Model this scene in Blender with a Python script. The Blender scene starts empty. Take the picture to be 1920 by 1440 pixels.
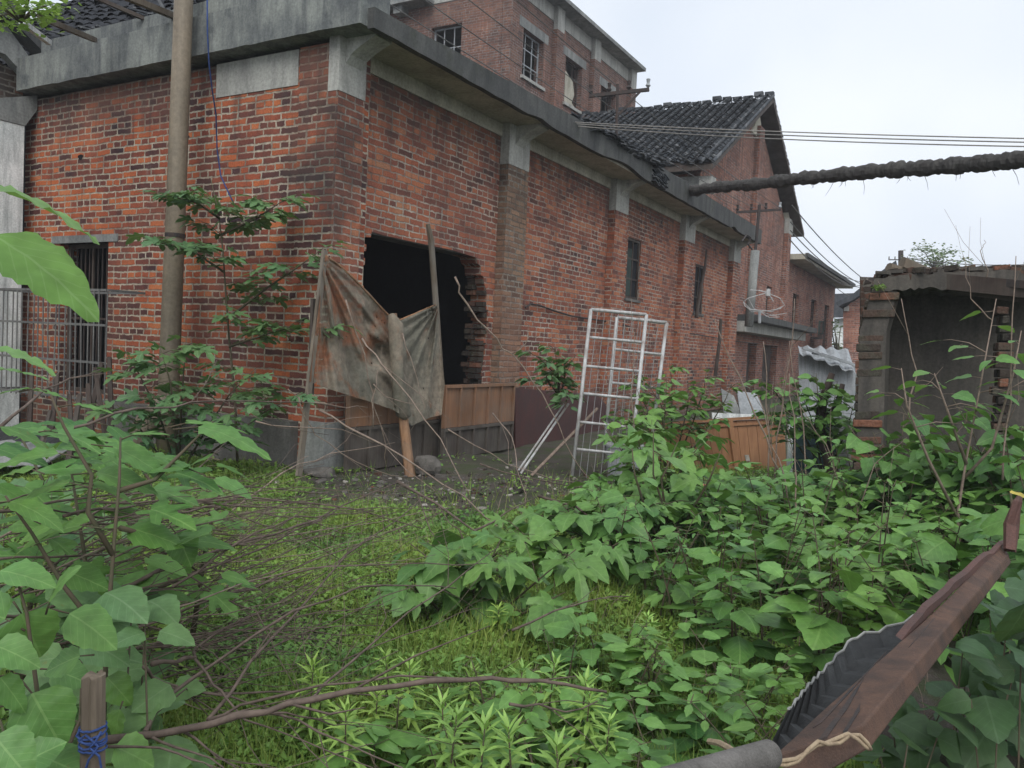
import bpy, math, random
import numpy as np
from mathutils import Vector, Matrix
from mathutils.geometry import tessellate_polygon
random.seed(7); rng = np.random.default_rng(7)
scene = bpy.context.scene
COL = scene.collection

# ------------------------------------------------------------------ camera
FPX = 1545.0
ROLL, PITCH, AZ = math.radians(2.62), math.radians(2.58), math.radians(-29.62)
H = 1.32
cp, sp = math.cos(PITCH), math.sin(PITCH)
Fw = np.array([0, cp, -sp]); U0 = np.array([0, sp, cp]); R0 = np.array([1., 0, 0])
cr, sr = math.cos(ROLL), math.sin(ROLL)
RR = R0*cr + U0*sr; UU = -R0*sr + U0*cr
CAM = np.array([0, 0, H])
cd = bpy.data.cameras.new('camera'); co = bpy.data.objects.new('camera', cd); COL.objects.link(co)
cd.sensor_width = 36; cd.lens = FPX/1920*36; cd.clip_start = .05; cd.clip_end = 1000
M = Matrix.Identity(4)
for i in range(3):
    M[i][0] = RR[i]; M[i][1] = UU[i]; M[i][2] = -Fw[i]; M[i][3] = CAM[i]
co.matrix_world = M
scene.camera = co

# ------------------------------------------------------------------ world: pale overcast sky
w = bpy.data.worlds.new('World'); scene.world = w; w.use_nodes = True
nt = w.node_tree; nt.nodes.clear()
def N(t, ty, **k):
    n = t.nodes.new(ty)
    for a, b in k.items(): setattr(n, a, b)
    return n
sky = N(nt, 'ShaderNodeTexSky', sky_type='NISHITA', sun_disc=False)
sky.sun_elevation = math.radians(48); sky.sun_rotation = math.radians(150); sky.dust_density = 4.0; sky.air_density = 1.0
hs = N(nt, 'ShaderNodeHueSaturation'); hs.inputs['Saturation'].default_value = .15
nt.links.new(sky.outputs[0], hs.inputs['Color'])
bg1 = N(nt, 'ShaderNodeBackground'); bg1.inputs[1].default_value = .05
nt.links.new(hs.outputs[0], bg1.inputs[0])
tc = N(nt, 'ShaderNodeTexCoord'); nz = N(nt, 'ShaderNodeTexNoise'); nz.inputs['Scale'].default_value = 2.2; nz.inputs['Detail'].default_value = 3
nt.links.new(tc.outputs['Generated'], nz.inputs['Vector'])
rp = N(nt, 'ShaderNodeValToRGB')
rp.color_ramp.elements[0].position = .38; rp.color_ramp.elements[0].color = (.54, .61, .715, 1)
rp.color_ramp.elements[1].position = .62; rp.color_ramp.elements[1].color = (.72, .765, .82, 1)
nt.links.new(nz.outputs['Fac'], rp.inputs[0])
bg2 = N(nt, 'ShaderNodeBackground'); bg2.inputs[1].default_value = 1.12
nt.links.new(rp.outputs[0], bg2.inputs[0])
ad = N(nt, 'ShaderNodeAddShader'); out = N(nt, 'ShaderNodeOutputWorld')
nt.links.new(bg1.outputs[0], ad.inputs[0]); nt.links.new(bg2.outputs[0], ad.inputs[1]); nt.links.new(ad.outputs[0], out.inputs[0])

# ------------------------------------------------------------------ sun behind cloud
sd = bpy.data.lights.new('sun', 'SUN'); so = bpy.data.objects.new('sun', sd); COL.objects.link(so)
sd.energy = 1.8; sd.angle = math.radians(40); sd.color = (1, .97, .92)
sdir = Vector((-.15, -.75, .8)).normalized()      # towards the sun
so.rotation_euler = sdir.to_track_quat('Z', 'Y').to_euler()
scene.view_settings.view_transform = 'Standard'; scene.view_settings.look = 'None'
scene.view_settings.exposure = 0.0; scene.view_settings.gamma = 1.0
scene.cycles.max_bounces = 6; scene.cycles.transparent_max_bounces = 12

# ------------------------------------------------------------------ picture-to-place helpers (used only to measure where things stand)
def ray(px, py): return Fw + RR*(px-960)/FPX + UU*(720-py)/FPX
def ground(px, py, z=0.):
    d = ray(px, py); return CAM + d*((z-H)/d[2])
def at(px, py, depth): return CAM + ray(px, py)*depth
GA = np.array([-math.cos(AZ), -math.sin(AZ), 0]); GB = np.array([-math.sin(AZ), math.cos(AZ), 0])
OO = ground(594, 884)
def G(x, y, z=0.): return OO + GB*x + GA*y + np.array([0, 0, z])
def onB(px, py, yo=0.):
    d = ray(px, py); t = (yo-(CAM-OO)@GA)/(d@GA); p = CAM+d*t; return (p-OO)@GB, p[2]
def onA(px, py, xo=0.):
    d = ray(px, py); t = (xo-(CAM-OO)@GB)/(d@GB); p = CAM+d*t; return (p-OO)@GA, p[2]
def wB(px, py, yo=0.):
    x, z = onB(px, py, yo); return G(x, yo, z)
def wA(px, py, xo=0.):
    y, z = onA(px, py, xo); return G(xo, y, z)
def gz(x, y):
    return .03*math.sin(1.3*x+.5)*math.cos(.9*y) + .02*math.sin(3.1*x+1.7*y)

# ------------------------------------------------------------------ mesh builder
class MB:
    def __init__(s): s.v = []; s.f = []; s.uv = []; s.var = []; s.cuv = False; s.mi = []
    def add(s, vs, fs, uvs=None, var=0., mi=0):
        o = len(s.v); s.v += [tuple(float(c) for c in p) for p in vs]
        s.var += [var]*len(vs) if not hasattr(var, '__len__') else list(var)
        s.f += [tuple(i+o for i in f) for f in fs]; s.mi += [mi]*len(fs)
        if uvs is not None: s.cuv = True; s.uv += list(uvs)
        else: s.uv += [(0., 0.)]*len(vs)
        return s
    def hexa(s, c8, var=0., mi=0):    # 4 bottom (ccw), 4 top
        return s.add(c8, [(3, 2, 1, 0), (4, 5, 6, 7), (0, 1, 5, 4), (1, 2, 6, 5), (2, 3, 7, 6), (3, 0, 4, 7)], var=var, mi=mi)
    def gbox(s, x0, x1, y0, y1, z0, z1, var=0., mi=0):
        return s.hexa([G(x0, y0, z0), G(x1, y0, z0), G(x1, y1, z0), G(x0, y1, z0), G(x0, y0, z1), G(x1, y0, z1), G(x1, y1, z1), G(x0, y1, z1)], var, mi)
    def bar(s, p, q, w, h, up=(0, 0, 1), var=0., mi=0, w2=None, h2=None):
        p = np.array(p, float); q = np.array(q, float); d = q-p; d /= np.linalg.norm(d)
        a = np.cross(d, np.array(up, float))
        if np.linalg.norm(a) < 1e-3: a = np.cross(d, [1, 0, .1])
        a /= np.linalg.norm(a); b = np.cross(a, d)
        w2 = w if w2 is None else w2; h2 = h if h2 is None else h2
        A_ = a*w/2; B_ = b*h/2; C_ = a*w2/2; D_ = b*h2/2
        return s.hexa([p-A_-B_, p+A_-B_, p+A_+B_, p-A_+B_, q-C_-D_, q+C_-D_, q+C_+D_, q-C_+D_], var, mi)
    def tube(s, pts, rad, n=8, var=0., cap=True, mi=0, wob=0.):
        pts = [np.array(p, float) for p in pts]
        if not hasattr(rad, '__len__'): rad = [rad]*len(pts)
        vs = []; fs = []; ref = None
        for i, p in enumerate(pts):
            d = pts[min(i+1, len(pts)-1)]-pts[max(i-1, 0)]; d = d/(np.linalg.norm(d)+1e-9)
            if ref is None:
                ref = np.cross(d, [0, 0, 1.]) if abs(d[2]) < .9 else np.cross(d, [1., 0, 0])
            ref = ref-d*(ref@d); ref /= np.linalg.norm(ref)+1e-9; b = np.cross(d, ref)
            for k in range(n):
                t = 2*math.pi*k/n; r = rad[i]*(1+wob*random.uniform(-1, 1))
                vs.append(p+(ref*math.cos(t)+b*math.sin(t))*r)
        for i in range(len(pts)-1):
            for k in range(n):
                k2 = (k+1) % n; fs.append((i*n+k, i*n+k2, (i+1)*n+k2, (i+1)*n+k))
        if cap:
            fs.append(tuple(range(n-1, -1, -1))); fs.append(tuple((len(pts)-1)*n+k for k in range(n)))
        return s.add(vs, fs, var=var, mi=mi)
    def prism(s, poly, off, var=0., mi=0):
        """flat polygon (3D points) extruded by vector off"""
        poly = [np.array(p, float) for p in poly]; off = np.array(off, float); n = len(poly)
        tr = tessellate_polygon([[Vector(p) for p in poly]])
        vs = poly+[p+off for p in poly]; fs = []
        for t in tr: fs.append(tuple(t)); fs.append(tuple(i+n for i in reversed(t)))
        for i in range(n): j = (i+1) % n; fs.append((i, j, j+n, i+n))
        return s.add(vs, fs, var=var, mi=mi)
    def wall(s, P, outer, holes, th, var=0.):
        """outer / holes: lists of (u,z); P(u,z,d) -> world; front face at d=0, back at d=th"""
        loops = [outer]+holes; flat = [q for l in loops for q in l]; n = len(flat)
        tr = tessellate_polygon([[Vector((q[0], q[1], 0)) for q in l] for l in loops])
        vs = [P(u, z, 0) for u, z in flat]+[P(u, z, th) for u, z in flat]; fs = []
        for t in tr: fs.append(tuple(t)); fs.append(tuple(i+n for i in reversed(t)))
        o = 0
        for l in loops:
            m = len(l)
            for i in range(m): j = (i+1) % m; fs.append((o+i, o+j, o+j+n, o+i+n))
            o += m
        return s.add(vs, fs, var=var)
    def build(s, name, mat, parent=None, smooth=False, bevel=0.):
        me = bpy.data.meshes.new(name)
        off = np.array(parent.location if parent is not None and parent.type == 'EMPTY' else (parent['_o'] if parent is not None and '_o' in parent else (0, 0, 0)), float)
        va = np.array(s.v, float)
        me.from_pydata([tuple(p) for p in (va-off)], [], s.f)
        import bmesh as _b
        bm = _b.new(); bm.from_mesh(me); _b.ops.recalc_face_normals(bm, faces=bm.faces); bm.to_mesh(me); bm.free()
        ul = me.uv_layers.new(name='UVMap')
        uvd = np.zeros((len(me.loops), 2))
        li = np.zeros(len(me.loops), int); me.loops.foreach_get('vertex_index', li)
        if s.cuv: uvd = np.array(s.uv, float)[li]
        else:
            for p in me.polygons:
                nn = np.array(p.normal)
                a = p.loop_start; b = a+p.loop_total; pv = va[li[a:b]]
                if abs(nn[2]) < .75:
                    t = np.cross([0, 0, 1.], nn); t /= np.linalg.norm(t)+1e-9
                    uvd[a:b, 0] = pv@t; uvd[a:b, 1] = pv[:, 2]/max(.3, math.sqrt(1-nn[2]**2))
                else: uvd[a:b, 0] = pv@GB; uvd[a:b, 1] = pv@GA
        ul.data.foreach_set('uv', uvd.ravel())
        at_ = me.attributes.new('var', 'FLOAT', 'POINT'); at_.data.foreach_set('value', np.array(s.var, float))
        mats = mat if isinstance(mat, (list, tuple)) else [mat]
        for m in mats: me.materials.append(m)
        if len(mats) > 1: me.polygons.foreach_set('material_index', s.mi[:len(me.polygons)])
        if smooth: me.polygons.foreach_set('use_smooth', [True]*len(me.polygons))
        o = bpy.data.objects.new(name, me); COL.objects.link(o)
        if parent is not None: o.parent = parent
        if parent is not None: o['_o'] = tuple(off)
        if bevel:
            md = o.modifiers.new('bevel', 'BEVEL'); md.width = bevel; md.segments = 2; md.limit_method = 'ANGLE'
        return o

def tag(o, label, cat, group=None):
    o['label'] = label; o['category'] = cat
    if group: o['group'] = group
    return o
def thing(name, label, cat, loc, group=None):
    o = bpy.data.objects.new(name, None); COL.objects.link(o); o.location = Vector([float(c) for c in loc]); o.empty_display_size = .2
    return tag(o, label, cat, group)
def copy_tree(o, parent=None):
    c = o.copy(); COL.objects.link(c)
    if parent is not None: c.parent = parent
    for ch in [q for q in o.children]: copy_tree(ch, c)
    return c

# ------------------------------------------------------------------ materials
OO_ = ground(594, 884)
class NT:
    def __init__(s, name):
        s.m = bpy.data.materials.new(name); s.m.use_nodes = True; s.t = s.m.node_tree; s.t.nodes.clear()
        s.o = s.n('ShaderNodeOutputMaterial')
    def n(s, ty, **k): return N(s.t, ty, **k)
    def l(s, a, b): s.t.links.new(a, b)
    def put(s, inp, v):
        if isinstance(v, bpy.types.NodeSocket): s.l(v, inp)
        else:
            if inp.type == 'RGBA' and len(v) == 3: v = (*v, 1)
            inp.default_value = v
    def uv(s): return s.n('ShaderNodeTexCoord').outputs['UV']
    def objc(s): return s.n('ShaderNodeTexCoord').outputs['Object']
    def pos(s): return s.n('ShaderNodeNewGeometry').outputs['Position']
    def noise(s, vec, scale, detail=4, rough=.55, col=False, dist=0.):
        n = s.n('ShaderNodeTexNoise'); n.inputs['Scale'].default_value = scale; n.inputs['Detail'].default_value = detail
        n.inputs['Roughness'].default_value = rough; n.inputs['Distortion'].default_value = dist; s.l(vec, n.inputs['Vector'])
        return n.outputs['Color' if col else 'Fac']
    def ramp(s, fac, els, interp='LINEAR'):
        n = s.n('ShaderNodeValToRGB'); r = n.color_ramp; r.interpolation = interp
        while len(r.elements) < len(els): r.elements.new(.5)
        for e, (p, c) in zip(r.elements, els):
            e.position = p; e.color = (c, c, c, 1) if not hasattr(c, '__len__') else (*c, 1)
        s.l(fac, n.inputs[0]); return n.outputs['Color']
    def mix(s, f, a, b, mode='MIX'):
        n = s.n('ShaderNodeMix', data_type='RGBA', blend_type=mode)
        s.put(n.inputs[0], f); s.put(n.inputs[6], a); s.put(n.inputs[7], b); return n.outputs[2]
    def math(s, op, a, b=0., c=0., clamp=False):
        n = s.n('ShaderNodeMath', operation=op); n.use_clamp = clamp
        s.put(n.inputs[0], a); s.put(n.inputs[1], b); s.put(n.inputs[2], c); return n.outputs[0]
    def vmap(s, vec, scale=(1, 1, 1), loc=(0, 0, 0), rot=(0, 0, 0)):
        n = s.n('ShaderNodeMapping'); n.inputs['Scale'].default_value = scale; n.inputs['Location'].default_value = loc; n.inputs['Rotation'].default_value = rot
        s.l(vec, n.inputs['Vector']); return n.outputs[0]
    def sep(s, vec):
        n = s.n('ShaderNodeSeparateXYZ'); s.l(vec, n.inputs[0]); return n.outputs
    def attr(s, name='var'):
        n = s.n('ShaderNodeAttribute', attribute_name=name); return n.outputs['Fac']
    def bump(s, h, strength=.5, dist=.01, nrm=None):
        n = s.n('ShaderNodeBump'); n.inputs['Strength'].default_value = strength; n.inputs['Distance'].default_value = dist
        s.l(h, n.inputs['Height']);
        if nrm is not None: s.l(nrm, n.inputs['Normal'])
        return n.outputs[0]
    def prin(s, col, rough=.9, spec=.3, metal=0., bump=None, transl=0., tcol=None, alpha=None):
        p = s.n('ShaderNodeBsdfPrincipled'); s.put(p.inputs['Base Color'], col); s.put(p.inputs['Roughness'], rough)
        p.inputs['Specular IOR Level'].default_value = spec; p.inputs['Metallic'].default_value = metal
        if bump is not None: s.l(bump, p.inputs['Normal'])
        if alpha is not None: s.put(p.inputs['Alpha'], alpha)
        sh = p.outputs[0]
        if transl:
            t = s.n('ShaderNodeBsdfTranslucent'); s.put(t.inputs[0], tcol if tcol is not None else col)
            m = s.n('ShaderNodeMixShader'); m.inputs[0].default_value = transl; s.l(sh, m.inputs[1]); s.l(t.outputs[0], m.inputs[2]); sh = m.outputs[0]
        s.l(sh, s.o.inputs[0]); return s.m

def brick_mat(name, ramp, mortar=(.40, .35, .29), msize=.011, mortar_keep=.75, soot=.35, tint=(1, 1, 1), topstain=None, seed=0., cw=.25, ch=.072):
    t = NT(name); uv = t.uv()
    d1 = t.noise(t.vmap(uv, (1, 1, 1), (seed, seed, 0)), 2.2, 2, col=True); d2 = t.noise(uv, 22, 2, col=True)
    v = t.n('ShaderNodeVectorMath', operation='MULTIPLY_ADD'); t.l(d1, v.inputs[0]); v.inputs[1].default_value = (.05, .035, 0); t.l(uv, v.inputs[2])
    v2 = t.n('ShaderNodeVectorMath', operation='MULTIPLY_ADD'); t.l(d2, v2.inputs[0]); v2.inputs[1].default_value = (.03, .026, 0); t.l(v.outputs[0], v2.inputs[2])
    b = t.n('ShaderNodeTexBrick'); b.offset = .5; b.offset_frequency = 2; b.squash = .5; b.squash_frequency = 3
    b.inputs['Color1'].default_value = (0, 0, 0, 1); b.inputs['Color2'].default_value = (1, 1, 1, 1); b.inputs['Mortar'].default_value = (.5, .5, .5, 1)
    b.inputs['Scale'].default_value = 1; b.inputs['Mortar Size'].default_value = msize; b.inputs['Mortar Smooth'].default_value = .35
    b.inputs['Brick Width'].default_value = cw; b.inputs['Row Height'].default_value = ch
    t.l(v2.outputs[0], b.inputs['Vector'])
    rnd = t.sep(b.outputs['Color'])[0]
    big = t.noise(t.vmap(uv, (1, 1, 1), (seed*3, 2, 0)), .9, 3); mid = t.noise(uv, 4.5, 3)
    k = t.math('ADD', t.math('MULTIPLY', rnd, .72), t.math('MULTIPLY', t.math('SUBTRACT', big, .5), 1.1))
    k = t.math('ADD', k, t.math('MULTIPLY', t.math('SUBTRACT', mid, .5), .5)); k = t.math('ADD', k, .13)
    bc = t.ramp(k, ramp)
    fine = t.noise(uv, 60, 4, .7)
    bc = t.mix(1, bc, t.ramp(fine, [(.3, .62), (.7, 1.25)]), 'MULTIPLY')
    mask = b.outputs['Fac']
    keep = t.ramp(t.noise(t.vmap(uv, (1, 1.4, 1), (seed, 9, 0)), 1.3, 3), [(.5-.25*mortar_keep-.08, .12), (.5+.3-.3*mortar_keep, 1.)])
    mc = t.mix(1, mortar, t.ramp(t.noise(uv, 14, 4), [(.3, .45), (.7, 1.15)]), 'MULTIPLY')
    mcd = t.mix(1, bc, (.5, .48, .46), 'MULTIPLY')
    mc = t.mix(keep, mcd, mc)
    c = t.mix(mask, bc, mc)
    # soot and damp blotches
    so_ = t.ramp(t.noise(t.vmap(uv, (1, .45, 1), (4+seed, 1, 0)), 1.1, 5, .6), [(.52, 0.), (.72, soot)])
    c = t.mix(so_, c, (.035, .032, .034))
    ef = t.ramp(t.noise(t.vmap(uv, (2.2, .8, 1), (8+seed, 5, 0)), 2.3, 5, .65), [(.64, 0.), (.78, .35)])
    c = t.mix(ef, c, (.33, .32, .30))
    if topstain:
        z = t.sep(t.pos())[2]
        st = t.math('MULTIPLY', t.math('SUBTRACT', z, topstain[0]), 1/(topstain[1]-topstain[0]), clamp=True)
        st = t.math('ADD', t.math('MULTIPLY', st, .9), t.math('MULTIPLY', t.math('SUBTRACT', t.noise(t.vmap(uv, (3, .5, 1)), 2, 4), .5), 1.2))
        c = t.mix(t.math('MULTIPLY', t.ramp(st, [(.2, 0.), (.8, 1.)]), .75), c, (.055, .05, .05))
    c = t.mix(1, c, tint, 'MULTIPLY')
    zz = t.sep(t.pos())[2]
    stk = t.math('ADD', t.noise(t.vmap(uv, (5.5, .22, 1), (seed, 3, 0)), 1.6, 5, .65), t.math('MULTIPLY', t.math('SUBTRACT', zz, 2.), .035))
    c = t.mix(t.ramp(stk, [(.58, 0.), (.74, .55)]), c, (.06, .055, .052))
    dmp = t.math('ADD', t.math('SUBTRACT', .95, zz), t.math('MULTIPLY', t.math('SUBTRACT', mid, .5), 1.6))
    c = t.mix(t.ramp(dmp, [(.1, 0.), (.9, .55)]), c, (.06, .062, .045))
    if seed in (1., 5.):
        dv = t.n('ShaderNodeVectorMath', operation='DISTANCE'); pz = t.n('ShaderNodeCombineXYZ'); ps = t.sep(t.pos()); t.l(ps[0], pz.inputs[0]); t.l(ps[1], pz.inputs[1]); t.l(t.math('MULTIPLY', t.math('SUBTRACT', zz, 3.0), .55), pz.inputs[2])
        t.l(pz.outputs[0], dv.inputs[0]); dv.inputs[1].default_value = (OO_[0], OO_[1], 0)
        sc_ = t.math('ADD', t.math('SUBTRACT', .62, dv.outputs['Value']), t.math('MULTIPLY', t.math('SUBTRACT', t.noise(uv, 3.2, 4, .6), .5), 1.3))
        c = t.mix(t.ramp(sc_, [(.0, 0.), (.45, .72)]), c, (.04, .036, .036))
    wsh = t.ramp(t.noise(t.vmap(uv, (1, .8, 1), (seed+3, 7, 0)), .8, 4, .6), [(.48, 0.), (.7, .45)])
    c = t.mix(wsh, c, t.mix(.6, c, (.38, .17, .11)))
    h = t.math('ADD', t.math('MULTIPLY', t.math('SUBTRACT', 1, mask), 1.), t.math('MULTIPLY', fine, .35))
    h = t.math('ADD', h, t.math('MULTIPLY', rnd, .45))
    return t.prin(c, .93, .18, bump=t.bump(h, .9, .012))

def stain_mat(name, c1, c2, c3, scale=2., streak=3., rough=.9, spec=.25, bstr=.4, bdist=.006, moss=None, metal=0.):
    """mottled surface with vertical streaks: concrete, plaster, sheet metal"""
    t = NT(name); p = t.pos()
    n1 = t.noise(p, scale, 5, .6); n2 = t.noise(t.vmap(p, (streak*2, streak*2, .6)), scale, 5, .65, dist=.5); n3 = t.noise(p, scale*22, 4, .7)
    c = t.mix(t.ramp(n1, [(.35, 0.), (.65, 1.)]), c1, c2)
    c = t.mix(t.ramp(n2, [(.42, 0.), (.74, .85)]), c, c3)
    if moss: c = t.mix(t.ramp(t.noise(p, scale*1.7, 5, .7), [(.55, 0.), (.7, .75)]), c, moss)
    c = t.mix(1, c, t.ramp(n3, [(.3, .75), (.7, 1.18)]), 'MULTIPLY')
    return t.prin(c, rough, spec, metal, bump=t.bump(t.math('ADD', n3, n1), bstr, bdist))

def wood_mat(name, c1, c2, axis='z', plank=0., rough=.75, spec=.25, grey=0.):
    t = NT(name); p = t.uv() if axis == 'uv' else t.pos()
    sc = {'z': (9, 9, .7), 'x': (.7, 9, 9), 'uv': (9, .8, 1), 'g': (3, 3, 3)}[axis]
    n1 = t.noise(t.vmap(p, sc), 3, 6, .65, dist=.6); n2 = t.noise(p, 1.7, 4)
    c = t.mix(t.ramp(n1, [(.35, 0.), (.7, 1.)]), c1, c2)
    c = t.mix(1, c, t.ramp(n2, [(.3, .7), (.7, 1.15)]), 'MULTIPLY')
    if grey: c = t.mix(t.ramp(t.noise(p, 3.3, 4), [(.4, 0.), (.65, grey)]), c, (.16, .15, .13))
    h = n1
    if plank:
        x = t.sep(t.uv())[0]; fr = t.math('FRACT', t.math('DIVIDE', x, plank)); g = t.math('LESS_THAN', fr, .07)
        c = t.mix(g, c, (.03, .02, .015))
        idn = t.math('FLOOR', t.math('DIVIDE', x, plank)); wn = t.n('ShaderNodeTexWhiteNoise', noise_dimensions='1D'); t.l(idn, wn.inputs['W'])
        c = t.mix(1, c, t.ramp(wn.outputs['Value'], [(0, .72), (1, 1.2)]), 'MULTIPLY')
        h = t.math('SUBTRACT', n1, g)
    return t.prin(c, rough, spec, bump=t.bump(h, .35, .004))

def leaf_mat(name, dark, light, under=None, spec=.35, rough=.5, transl=.22, hole=0., vein=.35):
    t = NT(name); uv = t.uv(); x, y, _ = t.sep(uv); var = t.attr()
    oi = t.n('ShaderNodeObjectInfo').outputs['Random']
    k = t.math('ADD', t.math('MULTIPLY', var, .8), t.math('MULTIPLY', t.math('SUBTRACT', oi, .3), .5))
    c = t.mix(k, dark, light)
    ax = t.math('ABSOLUTE', t.math('SUBTRACT', x, .5))
    mid = t.math('LESS_THAN', ax, .018)
    sv = t.math('FRACT', t.math('MULTIPLY', t.math('SUBTRACT', y, t.math('MULTIPLY', ax, .75)), 7.))
    side = t.math('LESS_THAN', sv, .10)
    vv = t.math('MULTIPLY', t.math('MAXIMUM', mid, t.math('MULTIPLY', side, .55)), vein)
    c = t.mix(vv, c, (light[0]*2.0+.03, light[1]*1.5+.03, light[2]*2.0+.02))
    nn = t.noise(t.pos(), 38, 3)
    sp_ = t.math('MULTIPLY', t.ramp(t.noise(t.pos(), 75, 2), [(.66, 0.), (.72, .7)]), t.ramp(t.noise(t.pos(), 4.5, 2), [(.5, 0.), (.6, 1.)]))
    c = t.mix(sp_, c, (.16, .12, .045))
    c = t.mix(t.ramp(t.noise(t.pos(), 1.4, 2), [(.35, 0.), (.65, .45)]), c, (light[0]*1.35, light[1]*1.02, light[2]*.6))
    c = t.mix(1, c, t.ramp(nn, [(.3, .8), (.7, 1.15)]), 'MULTIPLY')
    if hole:
        pass
    h = t.math('ADD', t.math('MULTIPLY', sv, .5), t.math('MULTIPLY', nn, .4))
    tcol = t.mix(.5, c, (.25, .42, .06))
    return t.prin(c, rough, spec, bump=t.bump(h, .22, .003), transl=transl, tcol=tcol)

RA = [(0., (.045, .028, .034)), (.2, (.095, .044, .042)), (.42, (.20, .066, .048)), (.62, (.34, .092, .048)), (.8, (.47, .135, .055)), (1., (.52, .19, .085))]
RB = [(0., (.08, .048, .045)), (.2, (.16, .07, .056)), (.4, (.25, .092, .064)), (.6, (.34, .115, .068)), (.8, (.43, .155, .082)), (1., (.45, .21, .12))]
RF = [(0., (.13, .072, .06)), (.3, (.22, .095, .07)), (.6, (.32, .13, .088)), (1., (.42, .22, .15))]
M_brickA = brick_mat('brick_end_wall', RA, (.50, .44, .35), .0115, .95, .3, topstain=(3.3, 4.4), seed=1.)  # deep red bricks and pale mortar of the end wall
M_brickB = brick_mat('brick_long_wall', RB, (.50, .44, .37), .0105, .6, .35, topstain=(3.2, 4.4), seed=5.)
M_brickP = brick_mat('brick_pilaster', [(0, (.10, .07, .055)), (.4, (.19, .12, .085)), (.7, (.27, .17, .115)), (1, (.33, .2, .13))], (.30, .28, .24), .013, .5, .4, topstain=(3.2, 4.4), seed=2.)
M_brickT = brick_mat('brick_tower', RF, (.45, .40, .37), .012, .8, .25, seed=8.)
M_brickG = brick_mat('brick_far_hall', RF, (.42, .36, .33), .012, .5, .2, seed=3.)
M_brickD = brick_mat('brick_dirty', [(0, (.03, .025, .022)), (.45, (.06, .045, .036)), (.78, (.11, .062, .045)), (1, (.21, .09, .055))], (.22, .2, .17), .012, .7, .5, seed=12.)
M_conc = stain_mat('weathered_concrete', (.19, .20, .195), (.29, .295, .28), (.09, .096, .10), 1.6, 1.6)
M_soffit = stain_mat('soffit_plaster', (.50, .47, .39), (.40, .38, .31), (.24, .23, .18), 1.2, 1)
M_beam = stain_mat('pale_beam_plaster', (.46, .455, .42), (.34, .34, .315), (.19, .19, .18), 1.5, 2)
M_fascia = stain_mat('black_streaked_fascia', (.07, .072, .072), (.105, .107, .102), (.035, .037, .038), 1.9, 1.6, moss=(.05, .055, .042))
M_parapet = stain_mat('mossy_parapet', (.25, .265, .245), (.13, .14, .14), (.055, .06, .07), 1.9, 1.9, moss=(.07, .078, .085))
M_white = stain_mat('flaking_whitewash', (.85, .87, .86), (.66, .7, .69), (.25, .28, .28), 2.4, 2)
M_plinth = stain_mat('plinth_render', (.17, .165, .155), (.12, .117, .11), (.07, .068, .063), 1.8, 1)
M_dark = stain_mat('painted_darkness', (.02, .021, .026), (.013, .014, .018), (.01, .01, .012), 1, 1)  # near-black colour stands in for the darkness of rooms and openings
M_tile = stain_mat('grey_roof_tile', (.05, .056, .066), (.085, .09, .098), (.028, .032, .038), 5, 1, rough=.85, bstr=.3)
def loose_brick_mat():
    t = NT('weathered_loose_brick'); v = t.attr(); p = t.pos(); c = t.ramp(v, [(0, (.028, .024, .022)), (.5, (.06, .046, .038)), (.82, (.105, .06, .045)), (1, (.20, .09, .058))])
    c = t.mix(t.ramp(t.noise(p, 6, 5, .65), [(.45, 0.), (.65, .8)]), c, (.075, .075, .058)); n = t.noise(p, 40, 4, .7)
    c = t.mix(t.ramp(t.noise(p, 13, 4, .7), [(.62, 0.), (.72, .35)]), c, (.2, .185, .155)); c = t.mix(1, c, t.ramp(n, [(.3, .6), (.7, 1.25)]), 'MULTIPLY')
    return t.prin(c, .95, .15, bump=t.bump(n, .9, .012))
M_loose = loose_brick_mat()
def tile_mat():
    t = NT('grey_clay_tile'); v = t.attr(); c = t.ramp(v, [(0, (.025, .03, .036)), (.6, (.06, .066, .074)), (1, (.14, .145, .15))])
    c = t.mix(1, c, t.ramp(t.noise(t.pos(), 9, 4), [(.3, .6), (.7, 1.3)]), 'MULTIPLY'); return t.prin(c, .85, .25)
M_tiles = tile_mat()
M_darktile = stain_mat('dark_roof_tile', (.022, .025, .031), (.035, .038, .045), (.014, .015, .018), 5, 1)  # darker tile colour for the hall roof
M_rust = stain_mat('rusty_steel', (.115, .055, .045), (.085, .045, .038), (.05, .035, .032), 6, .4, rough=.7, spec=.35, bstr=.5, bdist=.003)
M_beamrust = stain_mat('red_oxide_beam', (.125, .070, .048), (.075, .046, .035), (.035, .027, .024), 11, .5, rough=.75, spec=.3, bstr=.8, bdist=.002)
M_pole = stain_mat('brown_pipe', (.21, .17, .12), (.155, .13, .095), (.10, .08, .058), 1.1, 3, rough=.65, spec=.4)
M_galv = stain_mat('galvanised', (.28, .31, .33), (.36, .38, .40), (.2, .2, .2), 3, 1, rough=.5, spec=.5)
M_whitem = stain_mat('chipped_white_paint', (.52, .53, .53), (.38, .39, .39), (.17, .12, .095), 9, 1, rough=.5, spec=.4)
M_blkmetal = stain_mat('dark_iron', (.03, .03, .032), (.05, .042, .04), (.08, .05, .04), 8, 1, rough=.7)
M_wire = stain_mat('wire', (.12, .12, .12), (.2, .2, .19), (.1, .1, .1), 3, 1)
M_thin = stain_mat('dull_thin_steel', (.2, .21, .22), (.27, .28, .28), (.14, .12, .1), 9, 1)
M_cablew = stain_mat('pale_cable', (.36, .34, .31), (.26, .25, .235), (.2, .19, .18), 3, 1)
M_wrap = stain_mat('wrapped_lagging', (.075, .07, .066), (.12, .115, .108), (.04, .038, .038), 9, 1, bstr=1, bdist=.02)
M_oldwood = wood_mat('old_grey_wood', (.185, .15, .112), (.09, .072, .055), 'z', grey=.6)
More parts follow.
